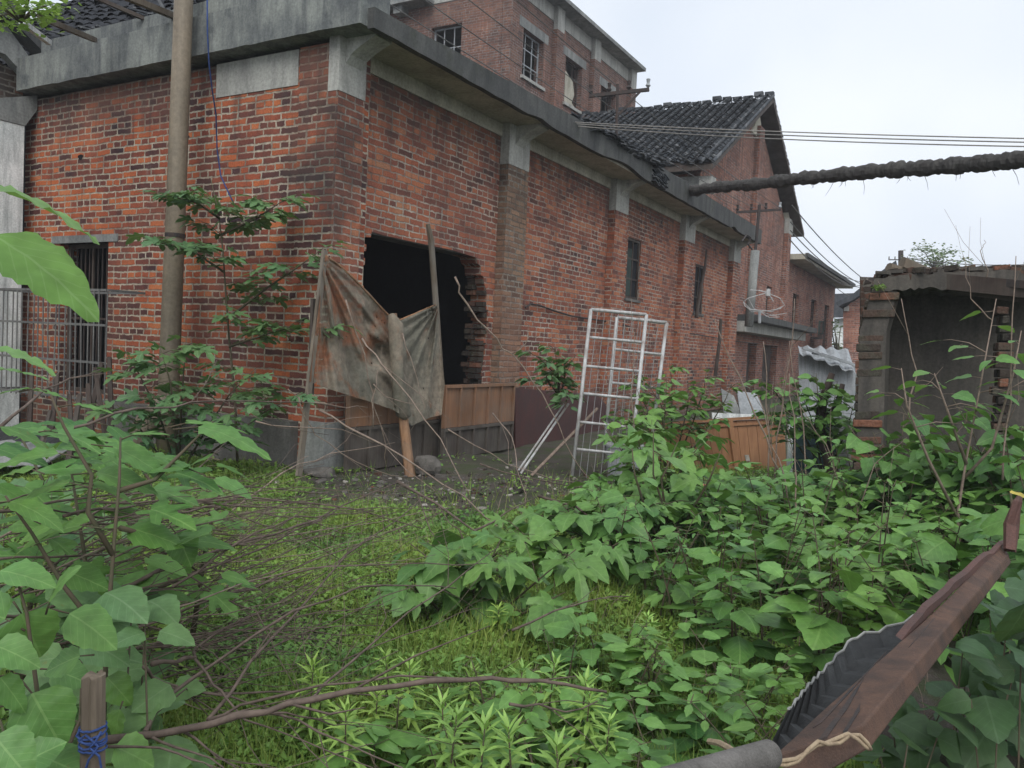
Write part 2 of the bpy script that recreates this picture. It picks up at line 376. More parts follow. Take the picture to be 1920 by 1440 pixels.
M_dkwood = wood_mat('dark_wood', (.07, .05, .042), (.04, .03, .026), 'z', grey=.3)
M_peel = wood_mat('peeled_log', (.30, .165, .085), (.17, .09, .05), 'z', grey=.3)
M_door = wood_mat('orange_pine_boards', (.40, .205, .105), (.30, .145, .075), 'z', plank=.0, rough=.5, spec=.4)
M_panelo = wood_mat('warm_plywood', (.27, .14, .075), (.19, .10, .06), 'z', grey=.35)
M_panelg = wood_mat('grey_plywood', (.10, .082, .07), (.06, .05, .043), 'z', grey=.4)
M_maroon = stain_mat('maroon_board', (.085, .03, .026), (.06, .024, .022), (.045, .03, .028), 3, 1, rough=.6, spec=.35)
M_sheet = stain_mat('grey_sheet', (.33, .35, .37), (.26, .28, .29), (.18, .19, .2), 1.5, 1, rough=.7)
M_stone = stain_mat('rock', (.2, .185, .165), (.13, .12, .11), (.07, .065, .06), 7, 1, bstr=.8, bdist=.02)
M_blue = stain_mat('blue_rope', (.035, .07, .21), (.05, .09, .26), (.02, .04, .12), 30, 1)
M_twine = stain_mat('beige_twine', (.42, .33, .22), (.33, .26, .18), (.22, .16, .11), 40, 1)
M_pipe = stain_mat('cement_pipe', (.17, .16, .15), (.125, .12, .11), (.08, .076, .07), 12, 1, bstr=.6, bdist=.004)
M_corr = stain_mat('dark_corrugated_sheet', (.04, .042, .043), (.028, .03, .031), (.02, .02, .021), 5, 2, rough=.7)
M_tarpg = stain_mat('silver_tarp', (.36, .38, .40), (.25, .27, .28), (.15, .16, .16), 3, 2, rough=.5)
M_lime = stain_mat('lime_mortar', (.5, .47, .42), (.36, .33, .29), (.2, .18, .16), 9, 1, bstr=.8, bdist=.01)
M_render = stain_mat('sooty_render', (.105, .094, .08), (.07, .063, .056), (.035, .033, .031), 1.6, 2.2)
M_greenp = stain_mat('faded_green_paint', (.05, .075, .065), (.035, .05, .045), (.03, .035, .033), 4, 1)
def bark_mat(name, a, b):
    t = NT(name); p = t.pos(); n = t.noise(p, 30, 4, .6); c = t.mix(t.ramp(n, [(.35, 0.), (.65, 1.)]), a, b)
    v = t.attr(); c = t.mix(t.math('MULTIPLY', v, .7), c, (.26, .21, .165)); return t.prin(c, .8, .3, bump=t.bump(n, .5, .003))
M_twig = bark_mat('dead_branch_bark', (.14, .105, .085), (.075, .056, .046))
M_twigl = bark_mat('pale_dead_stem', (.26, .2, .16), (.16, .12, .095))
M_stem = bark_mat('living_stem', (.07, .075, .04), (.1, .07, .05))
def cloth_mat():
    t = NT('rotten_netting'); uv = t.uv(); p = t.pos()
    n = t.noise(t.vmap(p, (2.2, 2.2, 1.5)), 1.0, 5, .6); x = t.attr()
    c = t.mix(t.ramp(n, [(.42, 0.), (.56, 1.)]), (.33, .285, .225), (.21, .20, .16))
    c = t.mix(t.ramp(t.math('ADD', t.noise(p, 2.6, 4, .6), t.math('MULTIPLY', x, .22)), [(.6, 0.), (.72, .85)]), c, (.34, .14, .07))
    w1 = t.n('ShaderNodeTexWave', wave_type='BANDS', bands_direction='DIAGONAL'); w1.inputs['Scale'].default_value = 90; t.l(p, w1.inputs['Vector'])
    c = t.mix(1, c, t.ramp(t.noise(p, 16, 4, .7), [(.3, .68), (.7, 1.3)]), 'MULTIPLY')
    al = t.ramp(t.noise(p, 1.9, 3), [(.3, .88), (.7, .58)])
    return t.prin(c, .9, .1, bump=t.bump(w1.outputs['Fac'], .3, .002), alpha=t.sep(al)[0], transl=.12)
M_cloth = cloth_mat()
def ground_mat():
    t = NT('soil'); p = t.pos(); n1 = t.noise(p, 1.3, 5, .6); n2 = t.noise(p, 26, 5, .75); n3 = t.noise(p, 110, 3)
    c = t.mix(t.ramp(n1, [(.4, 0.), (.6, 1.)]), (.10, .086, .076), (.07, .06, .052))
    c = t.mix(t.ramp(n2, [(.58, 0.), (.7, .6)]), c, (.14, .125, .11))
    c = t.mix(t.ramp(t.noise(p, 3.1, 4, .7), [(.42, 0.), (.6, .7)]), c, (.055, .08, .03))
    c = t.mix(t.ramp(n3, [(.68, 0.), (.74, .8)]), c, (.24, .22, .2))
    return t.prin(c, .95, .15, bump=t.bump(t.math('ADD', n2, n3), .8, .02))
M_soil = ground_mat()
L_nettle = leaf_mat('nettle_leaf', (.036, .118, .034), (.135, .30, .075), spec=.4, rough=.46)
L_near = leaf_mat('near_bright_leaf', (.06, .185, .03), (.17, .34, .13), rough=.5, transl=.3, vein=.25)
L_mulb = leaf_mat('mulberry_leaf', (.038, .122, .036), (.13, .285, .075), rough=.46, spec=.4)
L_fore = leaf_mat('broad_young_leaf', (.045, .14, .036), (.145, .315, .08), rough=.48, spec=.4, transl=.3)
L_darkm = leaf_mat('bluish_sapling_leaf', (.045, .12, .055), (.11, .225, .10))  # dull bluish-green leaf colour
L_cover = leaf_mat('ground_cover_leaf', (.068, .175, .04), (.20, .37, .085), vein=.0)
L_grass = leaf_mat('grass_blade', (.08, .155, .04), (.24, .35, .09), vein=.0)
L_lance = leaf_mat('lance_leaf', (.09, .22, .05), (.30, .50, .13), vein=.2)
L_far = leaf_mat('far_tree_leaf', (.10, .15, .09), (.2, .28, .16), vein=0.)
L_over = leaf_mat('overhead_leaf', (.17, .3, .07), (.34, .5, .14), vein=0., transl=.4)
L_yellow = leaf_mat('yellow_leaf', (.4, .34, .06), (.55, .5, .12))
# ================================================================== ground
def build_ground():
    xs = np.concatenate([np.linspace(-160, -14, 8), np.linspace(-12, 12, 120), np.linspace(14, 200, 9)])
    ys = np.concatenate([np.linspace(-60, 0, 6), np.linspace(.6, 13, 80), np.linspace(15, 300, 12)])
    mb = MB(); vs = []; n = len(xs)
    for y in ys:
        for x in xs:
            near = 1 if abs(x) < 13 and -.1 < y < 14 else 0
            vs.append((x, y, gz(x, y)*near+(random.uniform(-.012, .012) if near else -.02)))
    fs = [(j*n+i, j*n+i+1, (j+1)*n+i+1, (j+1)*n+i) for j in range(len(ys)-1) for i in range(n-1)]
    mb.add(vs, fs); o = mb.build('ground', M_soil, smooth=True); o['kind'] = 'structure'
build_ground()
TH = .25
def PB(yo): return lambda u, z, d: G(u, yo+d, z)
def PA(xo): return lambda u, z, d: G(xo+d, u, z)

# ================================================================== low brick workshop (nearest building)
low = thing('brick_workshop', 'long low red brick workshop with a broken wall opening and mossy concrete eaves, nearest building', 'building', G(0, 0, 0))
ZB, ZS, ZF = 4.06, 4.23, 4.46
def steps(z0, z1, u, jit, ch=.072):
    """ragged vertical edge following the courses"""
    r = []; z = z0; s = 1 if z1 > z0 else -1; k = int(abs(z1-z0)/ch)
    for i in range(k):
        uu = u(z)+random.uniform(-jit, jit)+(.05 if i % 2 else -.05)*jit/.05*.6
        r += [(uu, z), (uu, z+s*ch)]; z += s*ch
    return r
holeB = [(.60, .06), (3.02, .06)]
holeB += steps(.06, 2.05, lambda z: 3.06+.03*math.sin(z*5), .045)
holeB += [(2.98, 2.12), (2.96, 2.2), (2.90, 2.22), (2.88, 2.33), (2.80, 2.36), (2.76, 2.43), (2.2, 2.455), (1.4, 2.45), (.9, 2.45), (.70, 2.46), (.69, 2.40), (.60, 2.39)]
holeB += steps(2.39, .2, lambda z: .585-.02*math.sin(z*7), .03)
w1 = (7.80, 8.45, 2.29, 3.39); w2 = (11.82, 12.5, 2.26, 3.35)
rect = lambda a, b, c, d: [(a, c), (b, c), (b, d), (a, d)]
mb = MB(); mb.wall(PB(0), [(.0, 0), (15.1, 0), (15.1, ZB), (0, ZB)], [holeB, rect(*w1), rect(*w2)], TH)
longwall = mb.build('long_wall', M_brickB, low)
# broken brick ends toothing along the right jamb and lintel course of the opening
mb = MB(); z = .1; i = 0
while z < 2.2:
    for d0 in (0.0, .13):
        if random.random() < .75:
            e = random.uniform(.02, .11)+(.05 if i % 2 else 0); uu = 3.02+.03*math.sin(z*5)
            mb.gbox(uu-e, uu+.04, d0+.004, d0+.115, z, z+.058, var=random.random())
    z += .072; i += 1
mb.build('broken_brick_edge', M_loose, low)
mb = MB(); mb.gbox(.55, 3.05, .02, TH-.01, 2.44, 2.53); mb.build('lintel', M_plinth, low)
# gable (short) wall facing the camera on the left
hA = [(3.38, .52), (4.35, .52), (4.35, 2.34), (3.38, 2.34)]
mb = MB(); mb.wall(PA(-.003), [(TH+.004, .0), (5.12, 0), (5.12, 4.16), (TH+.004, 4.16)], [hA], TH); mb.build('end_wall', M_brickA, low)
mb = MB(); mb.gbox(-.015, .16, 3.2, 4.5, 2.34, 2.43); mb.build('window_lintel', M_conc, low)
mb = MB(); mb.gbox(-.012, .1, .42, 1.60, 3.82, 4.17); mb.build('cement_patch', M_beam, low)
mb = MB()                                     # corner pier
mb.wall(PA(-.03), [(-.10, 0), (.38, 0), (.38, 4.17), (-.10, 4.17)], [], .5); mb.build('corner_pier', M_brickA, low)
mb = MB()
mb.gbox(-.10, .02, .36, 3.2, -.1, .47); mb.gbox(-.14, .25, .24, .55, -.1, .48)
mb.build('plinth', M_plinth, low)
mb = MB(); mb.gbox(-.09, .5, -.16, .12, -.1, .50); mb.build('corner_plinth', M_conc, low)
for k, (a, b) in enumerate([(.0, .36), (3.24, 3.79), (6.86, 7.42), (10.6, 11.25), (14.45, 15.1)]):
    mb = MB(); mb.gbox(a-(.029 if k == 0 else 0), b, -.13, -.002, .0 if k else .5, 3.70); mb.build('pilaster', M_brickP if k in (1, ) else M_brickB, low)
    mb = MB(); mb.gbox(a-(.034 if k == 0 else .0), b+.004, -.134, -.001, 3.704, ZS-.002); cap = mb.build('pilaster_cap', M_beam, low)
    mb = MB()          # curved eave bracket
    uc = (a+b)/2; pr = []
    for q in range(7):
        t = q/6; pr.append((-.13-.36*t, 3.98+.22*t**.55))
    pr += [(-.49, ZS+.0), (-.13, ZS+.0)]
    mb.prism([G(uc-.12, y, zz-.003) for y, zz in pr], G(.24, 0, 0)-G(0, 0, 0)); mb.build('eave_bracket', M_beam, low)
mb = MB(); mb.gbox(.37, 15.1, -.02, TH, ZB+.002, ZS-.004); mb.build('wall_beam', M_soffit, low)
mb = MB(); mb.gbox(-.08, 15.2, -.52, TH, ZS, ZS+.07); mb.build('eave_soffit', M_soffit, low)
# eave fascia with chipped lower edge
def chipped(P, u0, u1, z0, z1, th, step=.16, amp=.006, gaps=(), rise=0.):
    lo = []; u = u0
    while u < u1:
        g = 0
        for (a, b, h) in gaps:
            if a < u < b: g = h*math.sin(math.pi*(u-a)/(b-a))
        lo.append((u, z0+random.uniform(-amp, amp)+g)); u += step*random.uniform(.6, 1.4)
    lo.append((u1, z0)); up = []; u = u1
    while u > u0: up.append((u, z1+rise*min(u, 6.5)+random.uniform(-amp, amp))); u -= step*3*random.uniform(.6, 1.4)
    up.append((u0, z1)); m = MB(); m.wall(P, lo+up, [], th); return m
mb = chipped(PB(-.60), -.10, 15.2, ZS-.03, 4.385, .078, rise=.027, gaps=[(2.9, 3.5, .03), (5.2, 6.9, .07), (12.3, 12.9, .06)]); mb.build('fascia', M_fascia, low)
mb = MB()                                     # flat roof slab and the rest of the shell, so the room behind is dark
mb.gbox(.04, 15.2, -.515, 12.0, ZS+.075, ZS+.14); mb.build('roof_slab', M_fascia, low)
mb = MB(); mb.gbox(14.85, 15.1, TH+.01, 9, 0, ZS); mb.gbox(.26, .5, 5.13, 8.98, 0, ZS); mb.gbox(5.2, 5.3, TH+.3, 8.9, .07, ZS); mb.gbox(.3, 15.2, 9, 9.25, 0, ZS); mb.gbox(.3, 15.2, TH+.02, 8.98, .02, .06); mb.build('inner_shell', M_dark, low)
# parapet over the end wall
mb = chipped(PA(-.20), -.52, 5.0, 4.22, 4.62, .42); mb.build('parapet', M_parapet, low)
mb = chipped(PA(-.12), .0, 4.62, 4.66, 4.80, .34, amp=.006); mb.build('parapet_coping', M_parapet, low)
mb = MB(); mb.gbox(-.17, .24, -.50, 1.35, 4.63, 5.25); mb.build('parapet_upstand', M_parapet, low)
# mossy tiles heaped on the eave
mb = MB()
for k in range(420):
    u = random.uniform(4.6, 7.75); y = random.uniform(-.66, -.1); zz = ZF+.02+.10*random.random()+(.10 if y > -.4 else 0); a = random.uniform(-.5, .5); s = random.uniform(.05, .1)
    p = G(u, y, zz); d = GB*math.cos(a)+GA*math.sin(a); e = np.cross([0, 0, 1], d)
    mb.bar(p-d*s+[0, 0, random.uniform(-.03, .03)], p+d*s, s*1.3, .012, up=(random.uniform(-.5, .5), random.uniform(-.5, .5), 1), var=random.random())
mb.build('loose_tiles', M_tiles, low)
mb = MB()
for k in range(60):
    u = 7.2+random.uniform(0, .6); p = G(u, -.62+random.uniform(-.02, .05), ZF-.12+random.uniform(-.12, .12)); mb.bar(p, p+GB*.12+np.array([0, 0, -.03]), .09, .015, var=random.random())
mb.build('hanging_tiles', M_tiles, low)
# windows of the long wall
def iron_window(P, a, b, c, d, parent, mat=M_blkmetal, nx=2, nz=3, dep=.13, w=.03, name='window', pane=False, panecol=None):
    m = MB()
    def bx(u0, u1, z0, z1, d0=dep, d1=dep+.03):
        m.hexa([P(u0, z0, d0), P(u1, z0, d0), P(u1, z0, d1), P(u0, z0, d1), P(u0, z1, d0), P(u1, z1, d0), P(u1, z1, d1), P(u0, z1, d1)])
    bx(a, b, c, c+w); bx(a, b, d-w, d); bx(a, a+w, c+w, d-w); bx(b-w, b, c+w, d-w)
    for i in range(1, nx): u = a+(b-a)*i/nx; bx(u-w*.3, u+w*.3, c+w, d-w, dep+.004, dep+.026)
    for i in range(1, nz): z = c+(d-c)*i/nz; bx(a+w, b-w, z-w*.3, z+w*.3, dep+.008, dep+.022)
    return m.build(name, mat, parent)
fr = iron_window(PB(0), *w1, low, M_dkwood, 2, 3, .02, .05)
m = MB(); m.gbox(7.86, 8.1, .035, .045, 2.35, 3.2); m.build('hanging_sheet', M_greenp, fr)
fr2 = iron_window(PB(0), *w2, low, M_dkwood, 2, 3, .02, .05)
m = MB(); m.gbox(w1[0]+.04, w1[1]-.04, .055, .075, w1[2]+.04, w1[3]-.04); m.build('board', M_dark, fr)  # dark sheet stands in for the shade within the first slim window
m = MB(); m.gbox(w2[0]+.04, w2[1]-.04, .055, .075, w2[2]+.04, w2[3]-.04); m.build('board', M_dark, fr2)  # second slim window: its shade is a dark sheet too
for (a, b, c, d) in (w1, w2):
    m = MB(); m.gbox(a-.05, b+.05, -.03, .12, c-.045, c); m.build('window_sill', M_plinth, low)
fr3 = iron_window(PA(-.003), 3.38, 4.35, .52, 2.34, low, M_dkwood, 2, 2, .12, .05)
m = MB()
for k in range(11): y = 3.44+k*.085; m.gbox(.14, .152, y, y+.016, .56, 2.3)
m.build('window_bars', M_blkmetal, fr3)
m = MB()
for (px, py, r) in ((152, 295, .05), (352, 258, .035)):
    y, z = onA(px, py); c = G(-.004, y, z)
    m.add([c+GA*r*math.cos(t)*(1+.3*math.sin(3*t))+np.array([0, 0, r*math.sin(t)*.7])-GB*.004 for t in np.linspace(0, 2*math.pi, 12)[:-1]], [tuple(range(11))])
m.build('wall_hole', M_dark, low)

# sagging pipe along the long wall and small fixings
mb = MB(); pts = [wB(*p, -.17 if p[0] < 990 else -.05) for p in [(985, 577), (995, 570), (1010, 572), (1040, 583), (1070, 592), (1105, 598), (1140, 603), (1180, 612)]]
mb.tube(pts, .014, 6); tag(mb.build('cable', M_blkmetal), 'thin dark cable sagging along the long brick wall from the second pilaster', 'cable')
mb = MB(); pts = [wB(*p, -.06) for p in [(1265, 622), (1300, 626), (1345, 634)]]; mb.tube(pts, .012, 5)
pts = [wB(*p, -.16) for p in [(1380, 640), (1420, 645)]]; mb.tube(pts, .012, 5)
tag(mb.build('cable', M_blkmetal), 'thin dark cable along the long brick wall past the slim second window', 'cable')
mb = MB(); mb.tube([wB(1352, 598, -.3), wB(1349, 640, -.28), wB(1341, 705, -.25)], [.035, .04, .045], 7, wob=.1)
tag(mb.build('wooden_pole', M_dkwood), 'short dark rotten pole leaning on the long brick wall right of the slim windows', 'pole')
mb = MB(); mb.tube([wB(1325, 468, -.1), wB(1322, 500, -.12), wB(1313, 545, -.12), wB(1306, 595, -.14)], [.022, .034, .04, .04], 7, wob=.12)
tag(mb.build('wooden_pole', M_dkwood), 'crooked dark branch propped across the right edge of the second slim window', 'pole')

# ================================================================== wing at the far left
wing = thing('brick_wing', 'dark brick wing at the left edge with a whitewashed column and concrete beam', 'building', G(-.4, 5.1, 0))
mb = MB(); mb.wall(PB(5.12), [(-6, 0), (-.42, 0), (-.42, .9), (-.05, .9), (-.05, 4.5), (-6, 5.2)], [], .3); mb.build('wall', M_brickD, wing)
mb = MB(); mb.wall(PB(4.98), [(-4, 4.62), (-.35, 4.62), (.12, 4.26), (.12, 4.5), (-.35, 4.98), (-4, 5.0)], [], .135); mb.build('roof_beam', M_conc, wing)
mb = MB(); mb.wall(PB(4.86), [(-4, 5.02), (-.35, 5.02), (.3, 4.6), (.3, 4.72), (-.35, 5.3), (-4, 5.3)], [], .26); mb.build('gutter', M_fascia, wing)
mb = MB(); mb.gbox(-.75, -.17, 4.86, 5.11, -.1, 3.78); mb.build('column', M_white, wing)
mb = MB(); mb.prism([G(-.75, 4.85, 3.785), G(-.165, 4.85, 3.785), G(-.02, 4.85, 4.02), G(-.02, 4.85, 4.2), G(-.3, 4.85, 4.1), G(-.75, 4.85, 3.95)], GA*.26); mb.build('column_head', M_conc, wing)

# ================================================================== tiled roof rising behind the parapet
hall = thing('tiled_hall_roof', 'dark tiled hall roof with loose rafters rising behind the mossy parapet at upper left', 'roof', G(.6, 4, 4.6))
def tile_field(mb, p0, du, dv, nu, nv, tw, tl, jit=.012, drop=.0):
    """courses of small curved tiles: p0 eave corner, du along the eave (unit), dv up the slope (unit)"""
    du = np.array(du)/np.linalg.norm(du); dv = np.array(dv)/np.linalg.norm(dv); nn = np.cross(du, dv); nn = nn if nn[2] > 0 else -nn
    for j in range(nv):
        for i in range(nu):
            if random.random() < drop: continue
            o = p0+du*(i*tw+random.uniform(-jit, jit))+dv*(j*tl+random.uniform(-jit, jit))+nn*random.uniform(0, jit*1.4)
            L = tl*1.35; r = tw*.5; a = random.uniform(-.06, .06); vs = []
            up = (i % 2 == 0)
            for e in (0, 1):
                for q in range(4):
                    t = -1+2*q/3; hgt = (1-t*t)*.05*(1 if up else -.6)+(.035 if up else 0)
                    vs.append(o+du*(t*r*1.15+a*e*.1)+dv*L*e+nn*(hgt+(.03 if e == 0 else 0)))
            mb.add(vs, [(0, 1, 5, 4), (1, 2, 6, 5), (2, 3, 7, 6)]+[(0, 4, 5, 1)][:0], var=min(1, max(0, random.gauss(.38, .25))))
e0 = G(.45, 1.15, 4.86); up_ = (GB*5+np.array([0, 0, 4.4]))
mb = MB(); tile_field(mb, e0, GA, up_, 44, 40, .19, .15, .03, drop=.05); mb.build('tile_covering', M_darktile, hall)
mb = MB(); upn = up_/np.linalg.norm(up_)
a0 = e0-np.array([0, 0, .05]); mb.add([a0, a0+GA*8.2, a0+GA*8.2+upn*6.0, a0+upn*6.0], [(0, 1, 2, 3)]); mb.build('roof_underlay', M_dark, hall)
for (p, q, r, wd) in (((75, 32, 7.6), (178, 75, 9.2), .05, M_oldwood), ((232, -8, 8.2), (335, 34, 9.0), .06, M_oldwood), ((40, 40, 7.9), (92, 80, 8.9), .05, M_white), ((120, -30, 8.6), (300, 48, 9.3), .04, M_dkwood)):
    mb = MB(); mb.bar(at(*p), at(*q), r, r); mb.build('loose_rafter', wd, hall)
mb = MB()
for k in range(150):
    t = random.random(); p = e0+GA*(1.3+t*4.6)+upn*(random.random()**1.6*.9)+np.array([0, 0, .06+random.random()*.07]); d = np.array([random.gauss(0, 1), random.gauss(0, 1), random.gauss(0, .15)]); d /= np.linalg.norm(d)
    mb.bar(p, p+d*random.uniform(.1, .3), .04, .02, var=random.random())
mb.build('roof_rubble', M_tiles, hall)

# ================================================================== brick tower block
tow = thing('brick_tower_block', 'tall square brick block with flat projecting eaves rising above the workshop', 'building', G(13.45, 6, 0))
TX0, TX1, TY0, TY1, TZ = 13.45, 22.1, 6.0, 10.6, 11.55
wins = [(14.13, 15.35, 8.9, 10.2), (16.8, 18.0, 8.9, 10.3), (19.5, 20.75, 6.5, 10.2)]
mb = MB(); mb.wall(PB(TY0), rect(TX0, TX1, 2, 11.0), [rect(*q) for q in wins], .3); mb.build('front_wall', M_brickT, tow)
wa = (7.62, 8.66, 8.6, 10.34)
mb = MB(); mb.wall(PA(TX0), rect(TY0+.31, TY1, 2, 11.0), [rect(*wa)], .3); mb.build('side_wall', M_brickT, tow)
mb = MB(); mb.gbox(TX0+.31, TX1, TY1-.3, TY1-.01, 2, 11); mb.gbox(TX1-.3, TX1-.01, TY0+.31, TY1-.31, 2, 11); mb.gbox(TX0+.31, TX1-.31, TY0+.31, TY1-.31, 7.0, 7.1); mb.build('inner_shell', M_dark, tow)
mb = MB(); mb.gbox(TX0-.02, TX1+.02, TY0-.02, TY1+.02, 11.004, 11.42); mb.build('ring_beam', M_beam, tow)
mb = MB(); mb.gbox(TX0-.1, TX1+.1, TY0-.5, TY1+.5, 11.424, 11.54); mb.build('eave_slab', M_conc, tow)
for k, a in enumerate((15.85, 18.55, 21.75)):
    mb = MB(); mb.gbox(a, a+.45, TY0-.16, TY0-.002, 2, 10.75); mb.build('pilaster', M_brickT, tow)
    mb = MB(); mb.gbox(a, a+.45, TY0-.165, TY0-.022, 10.753, 11.42); mb.build('pilaster_cap', M_beam, tow)
for (a, b, c, d) in wins:
    fr = iron_window(PB(TY0), a, b, c, d, tow, M_galv if a < 15 else M_dkwood, 3, 3, .16, .05)
    mb = MB(); mb.gbox(a-.25, b+.25, TY0-.012, TY0+.14, d+.002, d+.26); mb.build('window_lintel', M_conc, tow)
    if c > 8: mb = MB(); mb.gbox(a-.08, b+.08, TY0-.07, TY0+.15, c-.09, c-.002); mb.build('window_sill', M_beam, tow)
mb = MB(); mb.add([G(16.83, 6.12, 10.0), G(17.15, 6.11, 9.9), G(17.6, 6.12, 9.75), G(17.72, 6.11, 9.4), G(17.55, 6.1, 9.1), G(17.9, 6.1, 8.93), G(16.83, 6.12, 8.93)], [(0, 1, 2, 3, 4, 5, 6)]); mb.build('torn_sheet', M_soffit, tow)
iron_window(PA(TX0), *wa, tow, M_galv, 3, 3, .16, .05)
mb = MB()
for k in range(17): y = 7.45+k*.08; mb.gbox(TX0-.006, TX0+.02, y, y+.06, 10.36, 10.62)
mb.build('soldier_course', M_brickT, tow)
mb = MB(); mb.gbox(TX0-.35, TX0-.02, 9.5, 9.8, 10.8, 11.4); mb.gbox(TX0-.5, TX0-.01, 8.6, 10.9, 11.0, 11.1); mb.build('side_canopy', M_conc, tow)
mb = MB(); mb.gbox(TX0-.12, TX0-.01, 10.2, 10.6, 2, 11); mb.build('corner_pilaster', M_conc, tow)

# ================================================================== gabled hall
GY = .35
gab = thing('gabled_brick_hall', 'tall gabled brick hall with dark tiled roof beyond the workshop', 'building', G(12.9, GY, 0))
GX0, GX1, GXC = 12.9, 22.9, 17.9; ZE, ZA = 5.6, 8.35
dr = [(17.6, 18.3, 2.85, 4.35)]
doors = [(18.3, 19.4, 0, 1.75), (20.3, 22.3, 0, 1.75)]
oc = [(18.0+.22*math.cos(t), 7.05+.36*math.sin(t)) for t in np.linspace(0, 2*math.pi, 17)[:-1]]
mb = MB(); mb.wall(PB(GY), [(15.12, 0), (18.3, 0), (18.3, 1.75), (19.4, 1.75), (19.4, 0), (20.3, 0), (20.3, 1.75), (22.3, 1.75), (22.3, 0), (GX1, 0), (GX1, ZE), (GXC, ZA), (GX0, ZE), (GX0, 4.5), (15.12, 4.5)], [oc, rect(20.3, 21.0, 2.5, 3.6)], .3)
mb.build('gable_wall', M_brickG, gab)
mb = MB(); mb.wall(PA(GX0), rect(GY+.31, 16, 4.0, ZE-.02), [], .25); mb.build('side_wall', M_brickG, gab)
mb = MB(); mb.gbox(GX1-.3, GX1-.01, GY+.31, 14, 0, ZE); mb.gbox(13.2, 22.6, 13.7, 14, 0, ZE); mb.gbox(15.6, 22.6, GY+.4, 13.6, 1.76, 2.4); mb.build('inner_shell', M_dark, gab)
mb = MB(); mb.gbox(17.75, 18.25, GY-.15, GY-.003, 2.3, 7.9); mb.build('pilaster', M_brickG, gab)
mb = MB(); mb.gbox(22.25, 22.75, GY-.15, GY-.003, 2.3, 5.5); mb.build('pilaster', M_brickG, gab)
mb = MB(); mb.gbox(22.25, 22.9, GY-.16, GY-.004, 5.503, 6.0); mb.build('pilaster_cap', M_beam, gab)
mb = MB(); mb.prism([G(22.3, GY-.1, 5.9), G(23.2, GY-.1, 5.85), G(23.2, GY-.1, 6.0), G(22.3, GY-.1, 6.45)], GA*.25); mb.build('eave_block', M_soffit, gab)
mb = MB(); mb.prism([G(17.2, GY-.05, 7.6), G(18.6, GY-.05, 7.6), G(17.9, GY-.05, 8.3)], GA*.1); mb.build('ridge_beam_end', M_soffit, gab)
mb = MB(); mb.gbox(GX0-.05, GX0+.3, GY-.05, 8, 5.2, 5.5); mb.build('wall_beam', M_beam, gab)
mb = MB(); mb.gbox(GX0-.25, GX0+.1, GY-.35, GY-.06, 5.1, 5.45); mb.build('eave_block', M_beam, gab)
# roof planes: 120 mm slabs + tiles
RY = GY-.42; EX0, EZ = 12.45, 5.55
sl = np.array([GXC-EX0, ZA+.22-EZ]); sl /= np.linalg.norm(sl)
def gp(x, y, z): return G(x, y, z)
mb = MB(); mb.prism([gp(EX0, RY, EZ), gp(GXC, RY, ZA+.2), gp(GXC, RY, ZA+.32), gp(EX0, RY, EZ+.12)], GA*15); mb.build('roof_deck', M_dkwood, gab)
mb = MB(); mb.prism([gp(23.5, RY, EZ), gp(GXC+.003, RY, ZA+.2), gp(GXC+.003, RY, ZA+.32), gp(23.5, RY, EZ+.12)], GA*15); mb.build('roof_deck', M_dkwood, gab)
slope = GB*sl[0]+np.array([0, 0, sl[1]])
mb = MB(); tile_field(mb, gp(EX0-.05, RY+.1, EZ+.13), GA, slope, 96, 60, .125, .104, .012, .006); mb.build('tile_covering', M_tiles, gab)
mb = MB(); tile_field(mb, gp(23.55, RY+.1, EZ+.13), GA, -GB*sl[0]+np.array([0, 0, sl[1]]), 8, 60, .125, .104, .012); mb.build('tile_covering', M_tiles, gab)
mb = MB()           # verge: three runs of long tiles up the edge
for k, (dy, hh) in enumerate(((0, .17), (.14, .22), (.28, .18))):
    s = 0.
    while s < 6.0:
        p = gp(EX0, RY+dy, EZ+hh)+slope*s; mb.tube([p, p+slope*.28+np.array([0, 0, .01])], [.045, .036], 7, var=random.uniform(.2, .9)); s += .22
mb.build('verge_tiles', M_tiles, gab)
mb = MB(); y = 0.
while y < 11:
    p = gp(GXC, RY+y, ZA+.38+random.uniform(0, .04)+(.06 if int(y/.45) % 3 == 0 else 0)); mb.bar(p, p+GA*.24, .16, .09+.05*random.random(), var=random.uniform(.2, .9)); y += .3
mb.build('ridge_tiles', M_tiles, gab)
# canopy, doors and small windows
mb = MB(); mb.gbox(15.7, 24.3, -.55, GY-.005, 2.28, 2.45); mb.build('door_canopy', M_fascia, gab)
mb = MB(); mb.gbox(15.7, 24.2, -.2, GY-.01, 2.0, 2.277); mb.build('canopy_beam', M_beam, gab)
iron_window(PB(GY), 20.3, 21.0, 2.5, 3.6, gab, M_dkwood, 2, 3, .12, .05)
for (a, b, c, d) in doors:
    mb = MB(); mb.gbox(a, b, GY+.2, GY+.24, c, d); dd = mb.build('door', M_dkwood, gab)
    mb = MB()
    for k in range(5): z = .3+k*.3; mb.gbox(a+.02, b-.02, GY+.17, GY+.196, z, z+.03)
    mb.build('door_rail', M_blkmetal, dd)

